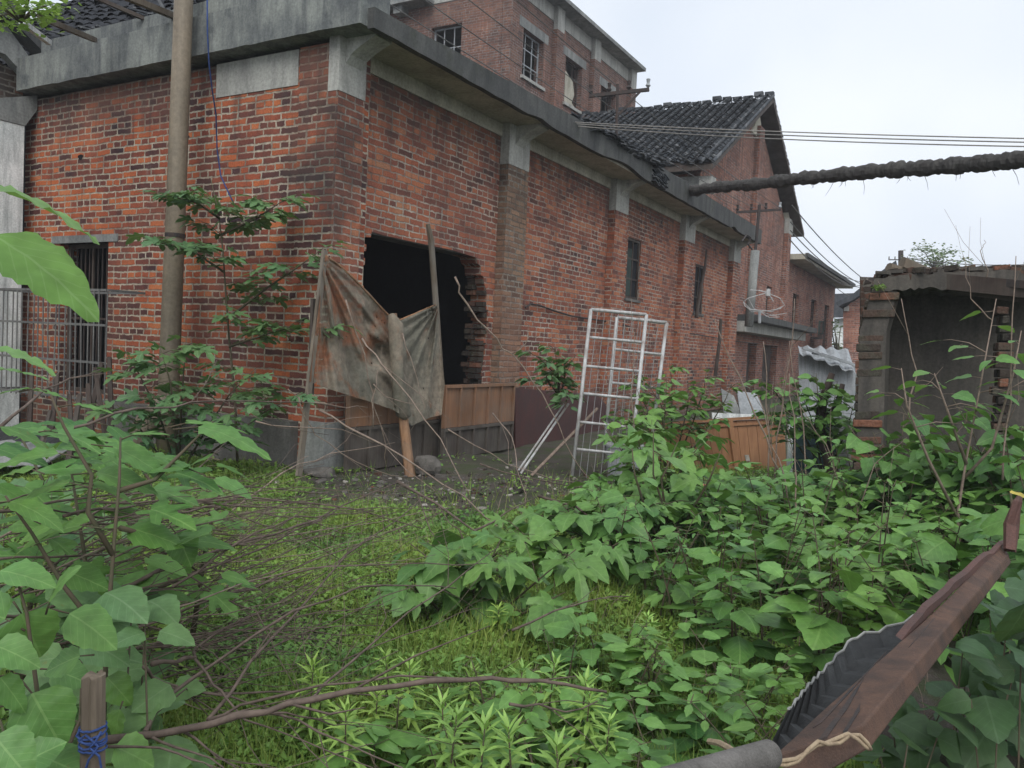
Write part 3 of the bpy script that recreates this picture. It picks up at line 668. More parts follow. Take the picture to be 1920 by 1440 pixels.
# ================================================================== far flat-roofed extension
ext = thing('flat_roofed_extension', 'far brick extension with flat overhanging eave and narrow barred windows', 'building', G(22.95, GY, 0))
ew = [(24.5, 25.6, 2.6, 3.7), (28.1, 29.3, 2.3, 3.76), (31.3, 32.5, 1.6, 3.75)]
mb = MB(); mb.wall(PB(GY+.02), rect(22.95, 33.8, 0, 4.7), [rect(*q) for q in ew], .3); mb.build('front_wall', M_brickG, ext)
mb = MB(); mb.gbox(33.5, 33.8, GY+.33, 9, 0, 4.7); mb.gbox(23, 33.4, 8.7, 9, 0, 4.7); mb.build('back_walls', M_brickG, ext)
mb = MB(); mb.gbox(22.93, 34.8, -.25, 9.6, 4.72, 4.90); mb.build('eave_slab', M_soffit, ext)
mb = MB(); mb.gbox(22.93, 34.85, -.35, -.253, 4.80, 4.93); mb.build('fascia', M_fascia, ext)
mb = MB(); mb.gbox(23, 33.7, GY+.4, 8.6, .5, .6); mb.build('inner_shell', M_dark, ext)
for (a, b, c, d) in ew: iron_window(PB(GY), a, b, c, d, ext, M_dkwood, 3, 4, .12, .06)
mb = MB(); mb.gbox(28.2, 29.2, GY-.30, GY-.02, 2.2, 2.26)
for k in range(6): mb.gbox(28.2+k*.19, 28.23+k*.19, GY-.3, GY-.28, 2.26, 2.9)
mb.gbox(28.2, 29.2, GY-.3, GY-.28, 2.86, 2.9); wb = mb.build('window_cage', M_blkmetal, ext)
mb = MB(); f0 = [wB(1537, 603, -.3), wB(1545, 603, -.3), wB(1543, 626, -.3), wB(1535, 626, -.3)]
for i in range(4): mb.bar(f0[i], f0[(i+1) % 4], .05, .05)
mb.build('open_casement', M_greenp, ext)

# ================================================================== distant house on the right, grey roof behind
hs_ = thing('distant_brick_house', 'distant brick house with a dark tiled roof slope behind the ruined shed', 'building', at(1600, 680, 30))
D = 30.
mb = MB(); mb.prism([at(1581, 580, D), at(1581, 700, D), at(1680, 700, D), at(1680, 505, D), at(1650, 520, D)], np.array([2.6, 5, 0.])); mb.build('wall', M_brickG, hs_)
mb = MB(); mb.prism([at(1566, 568, D-.6), at(1572, 574, D-.6), at(1600, 562, D-.6), at(1646, 528, D-.6), at(1680, 498, D-.6), at(1680, 488, D-.6), at(1642, 516, D-.6), at(1600, 550, D-.6)], np.array([3.0, 6, 0.])); mb.build('roof', M_tile, hs_)
mb = MB(); mb.prism([at(1583, 577, D-.1), at(1592, 573, D-.1), at(1592, 583, D-.1), at(1583, 583, D-.1)], np.array([0, .09, 0])); mb.build('eave_block', M_beam, hs_)
hg = thing('distant_grey_roofed_house', 'small pale house with a grey roof far behind the extension corner', 'building', at(1575, 700, 44))
mb = MB(); mb.prism([at(1564, 598, 44), at(1564, 690, 44), at(1640, 690, 44), at(1640, 590, 44)], np.array([2.2, 5, 0.])); mb.build('wall', M_white, hg)
mb = MB(); mb.prism([at(1552, 596, 43.5), at(1562, 551, 43.5), at(1640, 548, 43.5), at(1640, 594, 43.5)], np.array([2.7, 6, .5])); mb.build('roof', M_tile, hg)

# ================================================================== tarpaulin lean-to
ts = thing('tarpaulin_shed', 'low lean-to of patched silver sheeting below the extension', 'shed', G(21.5, -1.6, 0))
def bentsheet(pts, nu, nv, amp, mat, name, parent, th=.01):
    """quad patch between 4 corners with ripples"""
    a, b, c, d = [np.array(p, float) for p in pts]; vs = []; fs = []; nn = np.cross(b-a, d-a); nn /= np.linalg.norm(nn)
    for s in (0, 1):
        for j in range(nv+1):
            for i in range(nu+1):
                u = i/nu; v = j/nv; p = (a*(1-u)+b*u)*(1-v)+(d*(1-u)+c*u)*v
                vs.append(p+nn*(amp*math.sin(u*nu*1.57+j*.2)+random.uniform(-amp, amp)*.5+s*th))
    n = (nu+1)*(nv+1)
    for s in (0, 1):
        for j in range(nv):
            for i in range(nu):
                q = j*(nu+1)+i+s*n; f = (q, q+1, q+nu+2, q+nu+1); fs.append(f if s else f[::-1])
    bd = [i for i in range(nu+1)]+[j*(nu+1)+nu for j in range(1, nv+1)]+[nv*(nu+1)+i for i in range(nu-1, -1, -1)]+[j*(nu+1) for j in range(nv-1, 0, -1)]
    for i in range(len(bd)): q, r = bd[i], bd[(i+1) % len(bd)]; fs.append((q, r, r+n, q+n))
    m = MB(); m.add(vs, fs); return m.build(name, mat, parent)
S = 17.5
bentsheet([at(1497, 662, S), at(1560, 668, S), at(1560, 790, S), at(1500, 790, S)], 12, 4, .012, M_tarpg, 'side_sheet', ts)
bentsheet([at(1560, 672, S), at(1604, 688, S), at(1604, 790, S), at(1560, 790, S)], 8, 4, .012, M_tarpg, 'side_sheet', ts)
bentsheet([at(1496, 648, S+1.2), at(1590, 655, S+1.2), at(1606, 700, S-.4), at(1500, 662, S-.3)], 16, 3, .035, M_tarpg, 'roof_sheet', ts)
mb = MB()
for k in range(5): mb.bar(at(1505+k*18, 655+k*5+random.uniform(-3, 3), S-.3), at(1535+k*18, 662+k*6, S-.35), .12, .05)
mb.build('loose_slat', M_sheet, ts)
# ================================================================== steel pole, blue rope
P0 = G(-.35, 1.76, 0)
pl = thing('steel_pole', 'tall brown steel pipe pole standing before the end wall', 'pole', P0)
top = G(-.35, 1.70, 6.2); mb = MB(); mb.tube([G(-.35, 1.80, -.2), G(-.35, 1.79, .9), G(-.35, 1.755, 2.6), top], [.108, .106, .098, .09], 20); mb.build('shaft', M_pole, pl, smooth=True)
mb = MB(); mb.tube([G(-.35, 1.79, .62), G(-.40, 1.84, .5), G(-.48, 1.93, .36), G(-.62, 2.02, .05), G(-.62, 2.02, -.2)], [.11, .118, .125, .13, .13], 16); mb.build('base_elbow', M_pole, pl, smooth=True)
mb = MB(); mb.tube([G(-.35, 1.755, 2.30), G(-.35, 1.755, 2.34)], .103, 20); mb.build('wire_band', M_blkmetal, pl)
pts = [wA(*p, q) for p, q in (((388, -60), -.7), ((389, 60), -.7), ((392, 120), -.62), ((398, 170), -.5), ((405, 215), -.3), ((407, 280), -.12), ((414, 330), -.1), ((424, 352), -.12), ((440, 385), -.1))]
mb = MB(); mb.tube(pts, .007, 6); tag(mb.build('rope', M_blue, smooth=True), 'thin blue rope hanging down the end wall right of the steel pole', 'rope')

# ================================================================== window guard cage and dark posts at the left
cg = thing('window_guard', 'grey iron window guard cage standing before the end wall window', 'window guard', G(-.7, 3.4, 0))
mb = MB()
y0, y1, z0, z1 = 2.36, 4.5, .55, 1.72
for z in (z0, .95, 1.35, z1): mb.gbox(-.71, -.69, y0, y1, z-.012, z+.012)
mb.build('rails', M_wire, cg)
for k in range(22):
    y = y0+(y1-y0)*k/21; mb = MB(); a = G(-.7, y, z0-.03); b = G(-.7+random.uniform(-.02, .02), y+random.uniform(-.01, .01), z1+.01); mb.tube([a, b], .008, 5); mb.build('bar', M_wire, cg)
mb = MB()
for y in (y0, y1):
    for z in (z0, z1): mb.gbox(-.69, -.25, y-.012, y+.012, z-.012, z+.012)
mb.gbox(-.26, -.24, y0, y1, z1-.012, z1+.012); mb.build('side_frame', M_wire, cg)
poles = [((150, 740), (120, 905)), ((178, 690), (208, 880)), ((190, 680), (150, 870)), ((130, 740), (138, 880)), ((95, 770), (60, 900)), ((165, 720), (178, 890)), ((205, 670), (212, 820)), ((108, 700), (88, 880)), ((60, 690), (52, 860))]
for i, (a, b) in enumerate(poles):
    g0 = ground(*b); dd = np.linalg.norm((g0-CAM)@Fw); dd = min(dd, 8.2); mb = MB(); q0 = at(*b, dd); q0[2] = -.03; mb.tube([q0, at(*a, dd+.3)], [.03, .022], 6, wob=.1)
    tag(mb.build('wooden_stake', M_dkwood), ['third','sixth','seventh','fourth','first','fifth','rightmost','second','leftmost'][0] and ('dark wooden stake below the window guard, number %d counted from the left edge' % (1+sorted(q_[1][0] for q_ in poles).index(b[0]))), 'stake', 'stakes leaning below the window guard')
for i, (px, py, dd) in enumerate(((18, 868, 7.0), (45, 842, 7.4))):
    c = at(px, py, dd); mb = MB()
    bentsheet([c+[-.5, -.1, 0], c+[.35, -.15, .0], c+[.4, .3, .12], c+[-.45, .35, .14]], 16, 2, .012, M_corr if i else M_conc, 'corrugated_offcut', None)
    o = COL.objects[-1]; tag(o, ('dark upper' if i else 'pale lower')+' corrugated offcut lying on the ground at the left edge', 'metal sheet')

# ================================================================== torn netting curtain and its posts
def plank(name, label, cat, pts, w, h, mat, grp=None, wob=0.):
    mb = MB()
    if wob: mb.tube(pts, w, 8, wob=wob)
    else:
        for a, b in zip(pts[:-1], pts[1:]): mb.bar(a, b, w, h, up=-GA)
    return tag(mb.build(name, mat), label, cat, grp)
PO = -.34
p = [wB(612, 478, PO), wB(584, 650, PO)]; plank('wooden_post', 'flat grey plank holding the left edge of the torn curtain at the building corner', 'post', [wB(609, 470, PO), wB(560, 893, PO-.25)], .055, .03, M_oldwood)
plank('wooden_post', 'second darker plank beside the flat corner plank behind the curtain edge', 'post', [wB(588, 560, PO+.04), wB(583, 740, PO+.02)], .05, .03, M_dkwood)
plank('peeled_log', 'stripped orange log standing under the middle of the torn curtain', 'log', [wB(737, 588, PO-.06), wB(748, 700, PO-.14), wB(757, 790, PO-.2), wB(770, 900, PO-.36)], [.038, .045, .05, .056], 0, M_peel, wob=.06)
plank('wooden_pole', 'tall thin dark pole standing before the broken wall opening', 'pole', [wB(802, 420, PO+.1), wB(808, 450, PO+.09), wB(817, 570, PO+.04), wB(828, 720, PO), wB(836, 885, PO-.05)], [.024, .036, .034, .03, .034], 0, M_oldwood, wob=.1)
mb = MB(); nu, nv = 144, 64
topc = [(0, 610, 478), (.12, 640, 500), (.3, 672, 530), (.5, 728, 590), (.56, 738, 592), (.62, 750, 600), (.8, 785, 585), (.9, 808, 575), (1, 819, 571)]
botc = [(0, 580, 715), (.15, 612, 728), (.35, 690, 752), (.5, 736, 768), (.56, 748, 775), (.66, 772, 798), (.8, 806, 783), (.92, 828, 778), (1, 834, 722)]
def cint(c, t):
    return np.interp(t, [q[0] for q in c], [q[1] for q in c]), np.interp(t, [q[0] for q in c], [q[2] for q in c])
vs = []; va = []
for j in range(nv+1):
    v = j/nv
    for i in range(nu+1):
        u = i/nu; a = cint(topc, u); b = cint(botc, u)
        sag = math.sin(math.pi*v)*(.0)
        px = a[0]*(1-v)+b[0]*v; py = a[1]*(1-v)+b[1]*v
        # folds radiating from the two top ties, and horizontal drag folds between posts
        ang = math.atan2(py-478, px-600+1e-3); f1 = (math.sin(ang*26+.9*math.sin(v*5+u*3))*.05+math.sin(ang*61+v*4)*.018)*min(1, 3*v+.2)*max(0, 1-u*1.5)
        an2 = math.atan2(py-572, 822-px+1e-3); f2 = (math.sin(an2*24+v*2)*.045+math.sin(an2*55)*.015)*max(0, u*2-1.1)
        mid = math.exp(-((u-.44)/.13)**2); f3 = (math.sin(v*17+u*11+1.3*math.sin(u*17))*.05+math.sin(v*41-u*23+math.sin(u*31))*.014)*mid*math.sin(math.pi*v)
        belly = .14*math.sin(math.pi*min(1, u/.55))*math.sin(math.pi*v) if u < .55 else .09*math.sin(math.pi*(u-.55)/.45)*math.sin(math.pi*v)
        off = PO-.02+.10*v*(-1)+f1+f2+f3+belly*.6-.10*math.exp(-((u-.56)/.035)**2)+random.uniform(-.003, .003)
        vs.append(wB(px, py, off)); va.append(max(0, 1-u*1.9)+.25*max(0, u-.85)*4*(1-v))
fs = [(j*(nu+1)+i, j*(nu+1)+i+1, (j+1)*(nu+1)+i+1, (j+1)*(nu+1)+i) for j in range(nv) for i in range(nu)]
fs = [f for f in fs if random.random() > .002]
mb.add(vs, fs, var=va); tag(mb.build('torn_curtain', M_cloth, smooth=True), 'torn brown netting curtain stretched between posts over the broken wall opening', 'curtain')
mb = MB(); mb.tube([vs[i]+np.array([0, 0, -.004]) for i in range(0, 81, 4)], .011, 6, wob=.2); mb.tube([vs[i] for i in range(81, 145, 4)], .009, 6, wob=.2)
tag(mb.build('curtain_edge_cord', M_peel), 'twisted top hem cord of the torn netting curtain', 'cord')
mb = MB()
pts = [wB(px, py, PO-.16-.06*k/6) for k, (px, py) in enumerate([(733, 590), (742, 610), (744, 660), (746, 700), (750, 740), (757, 775), (762, 782)])]
mb.tube(pts, [.03, .07, .065, .055, .075, .08, .05], 14, wob=.16); tag(mb.build('hanging_rag', M_cloth, smooth=True), 'brown rag bunched round the middle log of the curtain', 'cloth')

# ================================================================== plywood panels, maroon board
def panel(label, x0, x1, z0, z1, zm, yo, ribs, mtop, mbot):
    t = thing('plywood_panel', label, 'panel', G((x0+x1)/2, yo, 0))
    for (a, b, m, nm) in ((zm, z1, mtop, 'upper_sheet'), (z0, zm-.004, mbot, 'lower_sheet')):
        mb = MB(); mb.gbox(x0, x1, yo, yo+.02, a, b); mb.build(nm, m, t)
        mb = MB(); mb.gbox(x0, x1, yo-.03, yo-.001, b-.035, b); f = mb.build('rail', m, t)
        for k in range(ribs):
            u = x0+(x1-x0-.03)*k/(ribs-1); mb = MB(); mb.gbox(u, u+.03, yo-.028, yo-.0015, a+.001, b-.036); mb.build('rib', m, t)
    return t
X = lambda px, py, yo: onB(px, py, yo)[0]; Z = lambda px, py, yo: onB(px, py, yo)[1]
panel('ribbed plywood panel standing before the opening, right of the curtain', X(833, 722, -.4), X(963, 728, -.4), 0, Z(834, 722, -.4), Z(834, 803, -.4), -.40, 6, M_panelo, M_panelg)
panel('ribbed plywood panel half hidden below the torn curtain', X(652, 740, -.28), X(828, 745, -.28), 0, Z(700, 740, -.28), Z(700, 797, -.28), -.28, 6, M_panelo, M_panelg)
c = [wB(966, 727, -.36), wB(1090, 738, -.30), wB(1122, 742, -.3), wB(1136, 758, -.3), wB(1137, 868, -.3), wB(967, 880, -.36)]
mb = MB(); mb.prism(c, GA*.025); tag(mb.build('maroon_board', M_maroon), 'dark maroon board with a rounded corner against the long wall', 'board')

# ================================================================== white steel bed frames
def cot(label, TL, TR, BR, BL, rails, bars, name='steel_cot_frame', skip=0):
    TL, TR, BR, BL = [np.array(q) for q in (TL, TR, BR, BL)]
    t = thing(name, label, 'metal frame', (BL+BR)/2)
    mb = MB(); mb.tube([BL, TL], .019, 8); mb.build('side_tube', M_whitem, t, smooth=True)
    mb = MB(); mb.tube([BR, TR], .019, 8); mb.build('side_tube', M_whitem, t, smooth=True)
    for r in rails:
        mb = MB(); mb.tube([TL*(1-r)+BL*r, TR*(1-r)+BR*r], .018 if r == 0 else .014, 8); mb.build('cross_rail', M_whitem, t, smooth=True)
    for k in range(1, bars):
        u = k/bars; mb = MB(); mb.tube([TL*(1-u)+TR*u, BL*(1-u)+BR*u], .0034, 5); mb.build('thin_bar', M_thin, t)
    return t
d0 = 8.35
cot('chipped white steel bed frame standing on end in front of the second one', at(1108, 580, d0+.15), at(1212, 590, d0+.2), at(1178, 905, d0-.1), at(1073, 893, d0-.1), [0, .17, .345, .51, .68, .84], 8)
cot('chipped white steel bed frame half hidden behind the front one', at(1157, 595, d0+.5), at(1250, 605, d0+.5), at(1215, 880, d0+.4), at(1130, 868, d0+.4), [0, .22, .45, .7], 6)
for i, (a, b, r, m) in enumerate((((1066, 757), (976, 888), .012, M_whitem), ((1058, 757), (972, 882), .010, M_whitem), ((1120, 766), (996, 892), .016, M_twigl))):
    mb = MB(); mb.tube([at(*a, 8.9), at(*b, 8.3)], r, 6); tag(mb.build('loose_rod' if i < 2 else 'bare_stick', m), ('upper of the two thin white rods leaning crosswise on the maroon board', 'lower of the two thin white rods leaning crosswise on the maroon board', 'crooked pale stick leaning across the maroon board')[i], 'rod' if i < 2 else 'stick')

# ================================================================== orange timber door lying on its side
dt = thing('timber_door', 'orange boarded timber door lying on its long side behind the bushes', 'door', ground(1330, 890))
a, b, c, d = at(1190, 795, 9.15), at(1470, 777, 9.75), at(1475, 884, 9.75), at(1215, 890, 9.15)
c[2] = max(c[2], .02); d[2] = max(.02, d[2]); nrm = np.cross(b-a, d-a); nrm /= np.linalg.norm(nrm); nrm = -nrm if nrm[1] > 0 else nrm
def q(u, v): return (a*(1-u)+b*u)*(1-v)+(d*(1-u)+c*u)*v
N_ = 15
for k in range(N_):
    u0 = k/N_+.001; u1 = (k+1)/N_-.0015; mb = MB(); o_ = nrm*random.uniform(0, .002)
    mb.prism([q(u0, .06)+o_, q(u1, .06)+o_, q(u1, .94)+o_, q(u0, .94)+o_], -nrm*.03); mb.build('board', M_door, dt)
for (v0, v1, pr) in ((0, .055, .03), (.945, 1, .03), (.12, .16, .02)):
    mb = MB(); mb.prism([q(0, v0)+nrm*pr, q(1, v0)+nrm*pr, q(1, v1)+nrm*pr, q(0, v1)+nrm*pr], -nrm*(pr+.0)-nrm*-.001); mb.build('rail', M_door, dt)
mb = MB(); mb.prism([q(.60, .03)+nrm*.035, q(.63, .03)+nrm*.035, q(.63, .97)+nrm*.035, q(.6, .97)+nrm*.035], -nrm*.03); mb.build('stile', M_door, dt)
mb = MB(); pp = q(.69, .72)+nrm*.006; mb.prism([pp, pp+(b-a)*.028, pp+(b-a)*.028+(d-a)*.14, pp+(d-a)*.14], nrm*.003); mb.build('paper_label', M_lime, dt)
mb = MB()
for k in range(6):
    p = at(1300+k*7+random.uniform(-4, 4), 912+random.uniform(-3, 4), 7.9); mb.bar(p, p+np.array([.1, random.uniform(-.04, .04), .01]), .05, .03, up=(random.uniform(-.4, .4), 0, 1))
t = NT('orange_wrapper'); t.prin(t.mix(t.ramp(t.noise(t.pos(), 26, 3), [(.45, 0.), (.5, 1.)]), (.55, .10, .05), (.6, .45, .36)), .5, .4)
tag(mb.build('crumpled_wrapper', t.m), 'crumpled orange and white wrapper on the ground below the timber door', 'litter')

# ================================================================== pails, rocks, grey sheets, glazed frame
pa = at(1168, 885, 8.75); pa[2] = 0
mb = MB(); mb.tube([pa, pa+[0, 0, .34]], [.155, .20], 24); pw = stain_mat('white_plastic_pail', (.45, .47, .48), (.36, .38, .4), (.25, .27, .28), 2, 1, rough=.45)
pail = thing('plastic_pail', 'white plastic pail standing behind the steel frame on the bare ground', 'pail', pa)
mb.build('tub', pw, pail, smooth=False); mb = MB(); mb.tube([pa+[0, 0, .32], pa+[0, 0, .345]], [.208, .21], 24); mb.build('rim', pw, pail)
def rock(label, p, s, hh):
    import bmesh
    bm = bmesh.new(); bmesh.ops.create_icosphere(bm, subdivisions=3, radius=1)
    mb = MB(); vs = []
    ph = [random.uniform(0, 6) for _ in range(6)]
    for v in bm.verts:
        c_ = v.co; k = 1+.16*math.sin(2.3*c_.x+ph[0])+.14*math.sin(3.1*c_.y+ph[1])+.12*math.sin(4*c_.z+ph[2]+c_.x*2)
        q_ = [round(k*c_[i]*2.6)/2.6*.45+k*c_[i]*.55 for i in range(3)]; vs.append((p[0]+q_[0]*s, p[1]+q_[1]*s*.7, p[2]+q_[2]*hh))
    mb.add(vs, [tuple(v.index for v in f.verts) for f in bm.faces]); bm.free()
    return tag(mb.build('rock', M_stone), label, 'rock')
g = ground(798, 886); rock('grey broken rock right of the peeled log', g+[0, 0, .08], .14, .12)
g = ground(658, 882); rock('brown broken brick lump left of the peeled log', g+[0, 0, .06], .11, .10)
g = ground(600, 892); rock('dark low rock at the foot of the building corner', g+[0, 0, .03], .16, .07)
g = ground(975, 878); rock('small pale rubble lump beside the ribbed panel', g+[0, 0, .02], .1, .05)
for lab, pts, dp, m in (('tilted pale grey sheet leaning on the long wall behind the timber door', [(1382, 733), (1420, 738), (1440, 792), (1392, 800)], 10.6, M_sheet),
                        ('narrow grey sheet leaning behind the tilted pale one', [(1352, 728), (1376, 742), (1400, 800), (1360, 800)], 11.0, M_conc),
                        ('low white board lying along the top of the timber door', [(1335, 774), (1420, 778), (1421, 786), (1336, 786)], 10.0, M_white)):
    mb = MB(); mb.prism([at(*q_, dp+.25*(q_[1] < 760)) for q_ in pts], np.array([0, .03, 0])); tag(mb.build('grey_sheet', m), lab, 'sheet')
gf = thing('glazed_frame', 'pale framed dark pane leaning beside the brick pier of the ruin', 'window frame', ground(1535, 900))
D_ = 9.0; mb = MB(); mb.prism([at(1484, 792, D_), at(1572, 794, D_), at(1570, 905, D_-.2), at(1484, 900, D_-.2)], np.array([0, .02, 0])); M_pane = stain_mat('dark_green_pane', (.02, .045, .045), (.03, .06, .07), (.06, .08, .09), 4, 1, rough=.15, spec=.6); mb.build('pane', M_pane, gf)
for (p_, q_, w_) in (((1480, 788), (1580, 791), .07), ((1578, 795), (1582, 905), .12), ((1482, 794), (1480, 905), .05)):
    mb = MB(); mb.bar(at(*p_, D_-.03), at(*q_, D_-.05 if q_[1] < 850 else D_-.2), w_, .04, up=(0, -1, 0)); mb.build('frame_member', M_white if w_ < .1 else M_conc, gf)

# ================================================================== ruined shed on the right
ru = thing('ruined_shed', 'roofless ruined shed with a crumbling brick pier and sooty plaster wall', 'ruin', at(1640, 900, 7.0)*np.array([1, 1, 0]))
RD = 7.0
def brick_stack(name, prof, depth, thick, parent, jx=.014, chz=.072, mort=.25):
    """prof: (py, pxleft, pxright); courses of single bricks"""
    ys_ = [q_[0] for q_ in prof]; L_ = [q_[1] for q_ in prof]; R_ = [q_[2] for q_ in prof]
    mb = MB(); py = ys_[0]; row = 0
    while py < ys_[-1]:
        dpx = chz*FPX/depth; l = np.interp(py, ys_, L_); r = np.interp(py, ys_, R_)
        pL = at(l, py, depth); pR = at(r, py, depth); W = np.linalg.norm(pR-pL); n = max(1, int(round(W/.2))); e = (pR-pL)/W
        for k in range(n):
            a0 = W*k/n+(random.uniform(-jx, jx) if k == 0 else .006); a1 = W*(k+1)/n-.006+(random.uniform(-jx, jx) if k == n-1 else 0)
            for s in range(int(thick/.12)):
                fo = np.array([.055*s, .12*s+random.uniform(-.03, .022)*(s == 0), 0])
                hh = chz-random.uniform(.005, .013); z0 = np.array([0, 0, -hh])
                p0 = pL+e*a0+fo; p1 = pL+e*a1+fo; t_ = np.array([.05, .115, 0]); jz = np.array([0, 0, random.uniform(-.004, .004)])
                mb.hexa([p0+z0+jz, p1+z0-jz, p1+z0+t_, p0+z0+t_, p0+jz, p1-jz, p1+t_, p0+t_], var=random.random(), mi=1 if random.random() < .025 else 0)
        py += dpx; row += 1
    mb.mi = mb.mi
    return mb.build(name, [M_loose, M_lime], parent, bevel=.008)
brick_stack('brick_pier', [(533, 1632, 1686), (560, 1625, 1684), (600, 1612, 1668), (640, 1607, 1655), (700, 1606, 1652), (800, 1600, 1652), (900, 1597, 1660), (1010, 1592, 1668)], RD, .36, ru)
mb = MB(); mb.prism([at(1636, 545, RD+.004), at(1682, 545, RD+.004), at(1662, 620, RD+.004), at(1650, 1010, RD+.004), at(1602, 1010, RD+.004), at(1612, 620, RD+.004)], np.array([.15, .26, 0])); mb.build('pier_core', M_render, ru)
# back wall of sooty render, running back from the pier, and return wall toward the right
BK = 7.75
mb = MB(); mb.prism([at(1655, 515, BK), at(1655, 1000, BK), at(2150, 1060, BK-.6), at(2150, 500, BK-.6)], np.array([0, .2, 0])); mb.build('back_wall', M_render, ru)
mb = MB(); p0, p1 = at(1655, 560, RD+.37), at(1655, 1000, RD+.37); p2, p3 = at(1640, 990, BK-.01), at(1652, 530, BK-.01)
mb.prism([at(1686, 540, RD+.34), at(1664, 600, RD+.34), at(1652, 680, RD+.34), at(1652, 1010, RD+.34), at(1640, 1000, BK-.02), at(1640, 520, BK-.02)], np.array([-.14, 0, 0])); mb.build('side_wall', M_brickD, ru)
# crumbling top ledge: concrete beam with broken bricks and earth
mb = MB()
def rag(pts, n=6, amp=3.):
    r = []
    for (a, b) in zip(pts[:-1], pts[1:]):
        for k in range(n): t_ = k/n; r.append((a[0]+(b[0]-a[0])*t_, a[1]+(b[1]-a[1])*t_+random.uniform(-amp, amp)))
    return r+[pts[-1]]
outl = rag([(1640, 522), (1700, 514), (1760, 512), (1850, 508), (2100, 500)], 9, 2.5)+rag([(2100, 560), (1920, 548), (1800, 545), (1730, 540), (1684, 545), (1634, 548)], 6, 3)
mb.prism([at(*q_, RD-.02) for q_ in outl], np.array([.78, 1.55, 0])); mb.build('broken_ledge', M_render, ru)
mb = MB()
for k in range(300):
    px = random.uniform(1640, 2000); dd = random.uniform(RD, RD+.9); p = at(px, np.interp(px, [1640, 1700, 1850, 2000], [517, 511, 507, 504])+random.uniform(-4, 4), dd); e = np.array([1, random.uniform(-.7, .7), random.uniform(-.25, .25)])
    mb.bar(p, p+e*random.uniform(.04, .14), random.uniform(.03, .1), random.uniform(.02, .05), up=(random.uniform(-.3, .3), 0, 1), var=random.random(), mi=random.choice((0, 0, 1)))
mb.build('ledge_rubble', [M_loose, M_render], ru)
for i, (p_, q_, w_, r_) in enumerate((((1732, 524), (2060, 556), .11, 6.7), ((1742, 534), (2060, 574), .08, 6.75), ((1776, 520), (2050, 546), .05, 6.6))):
    mb = MB(); mb.bar(at(*p_, r_+.5), at(*q_, r_-.6), w_, w_*1.2); mb.build('charred_timber', M_dkwood if i != 2 else M_blkmetal, ru)
for q_ in ((1720, 505, .14), (1695, 513, .1)):
    mb = MB(); p = at(q_[0], q_[1], 7.4); mb.tube([p+[-.14, 0, .05], p+[.1, .05, -.01]], .05, 8, wob=.2); mb.build('fallen_log_end', M_oldwood, ru)
brick_stack('broken_brick_column', [(575, 1872, 1892), (640, 1876, 1896), (700, 1866, 1898), (760, 1870, 1892), (840, 1862, 1896), (960, 1856, 1902)], 6.6, .24, ru, jx=.03)

# ================================================================== overhead wrapped pipe, cables, cross arms
mb = MB(); pts = []; rad = []
E0 = wB(1286, 357, -.45); E1 = at(1990, 290, 8.2)
prof_ = [(1286, 357), (1300, 358), (1330, 352), (1420, 345), (1520, 333), (1640, 321), (1760, 313), (1860, 305), (1990, 290), (2700, 214)]
dE0 = (E0-CAM)@Fw
for k in range(260):
    t_ = k/259; px = 1286+(2700-1286)*t_; py = np.interp(px, [a_[0] for a_ in prof_], [a_[1] for a_ in prof_]); inv = (1-t_)/dE0+t_/5.75
    pts.append(at(px, py+random.uniform(-1, 1), 1/inv)); rad.append(.094*(1+.10*math.sin(k*1.9)+.10*math.sin(k*.63)+random.uniform(-.07, .07)))
wp = thing('lagged_pipe', 'thick overhead pipe wrapped in ragged grey lagging crossing the sky', 'pipe', pts[0])
mb.tube(pts, rad, 14, wob=.07); mb.build('lagging', M_wrap, wp)
mb = MB()
for k in range(26):
    i_ = random.randint(4, 150); p = pts[i_]-[0, 0, rad[i_]*.8]; L_ = random.choice((.05, .07, .1, .2)); d_ = np.array([random.uniform(-.6, .6), random.uniform(-.3, .3), -1]); mb.tube([p, p+d_*L_*.5, p+d_*L_+np.array([random.uniform(-.04, .04), 0, 0])], [.004, .003, .002], 3)
mb.build('loose_threads', M_wrap, wp)
def cable(p, q_, sag, r, label, mat=M_cablew, n=24, grp=None, name='overhead_cable'):
    p = np.array(p); q_ = np.array(q_); mb = MB(); mb.tube([p*(1-t_)+q_*t_-np.array([0, 0, sag*4*t_*(1-t_)]) for t_ in np.linspace(0, 1, n)], r, 5); return tag(mb.build(name, mat, smooth=True), label, 'cable', grp)
for k, (y0_, y1_, lab) in enumerate(((228, 257, 'topmost'), (231, 261, 'middle'), (235, 266, 'lowest'))):
    cable(wB(1058+k*3, y0_, -.4), at(2700, y1_+14, 5.5), .05+.02*k, .0065, lab+' of the three pale cables running from the workshop eave across the sky')
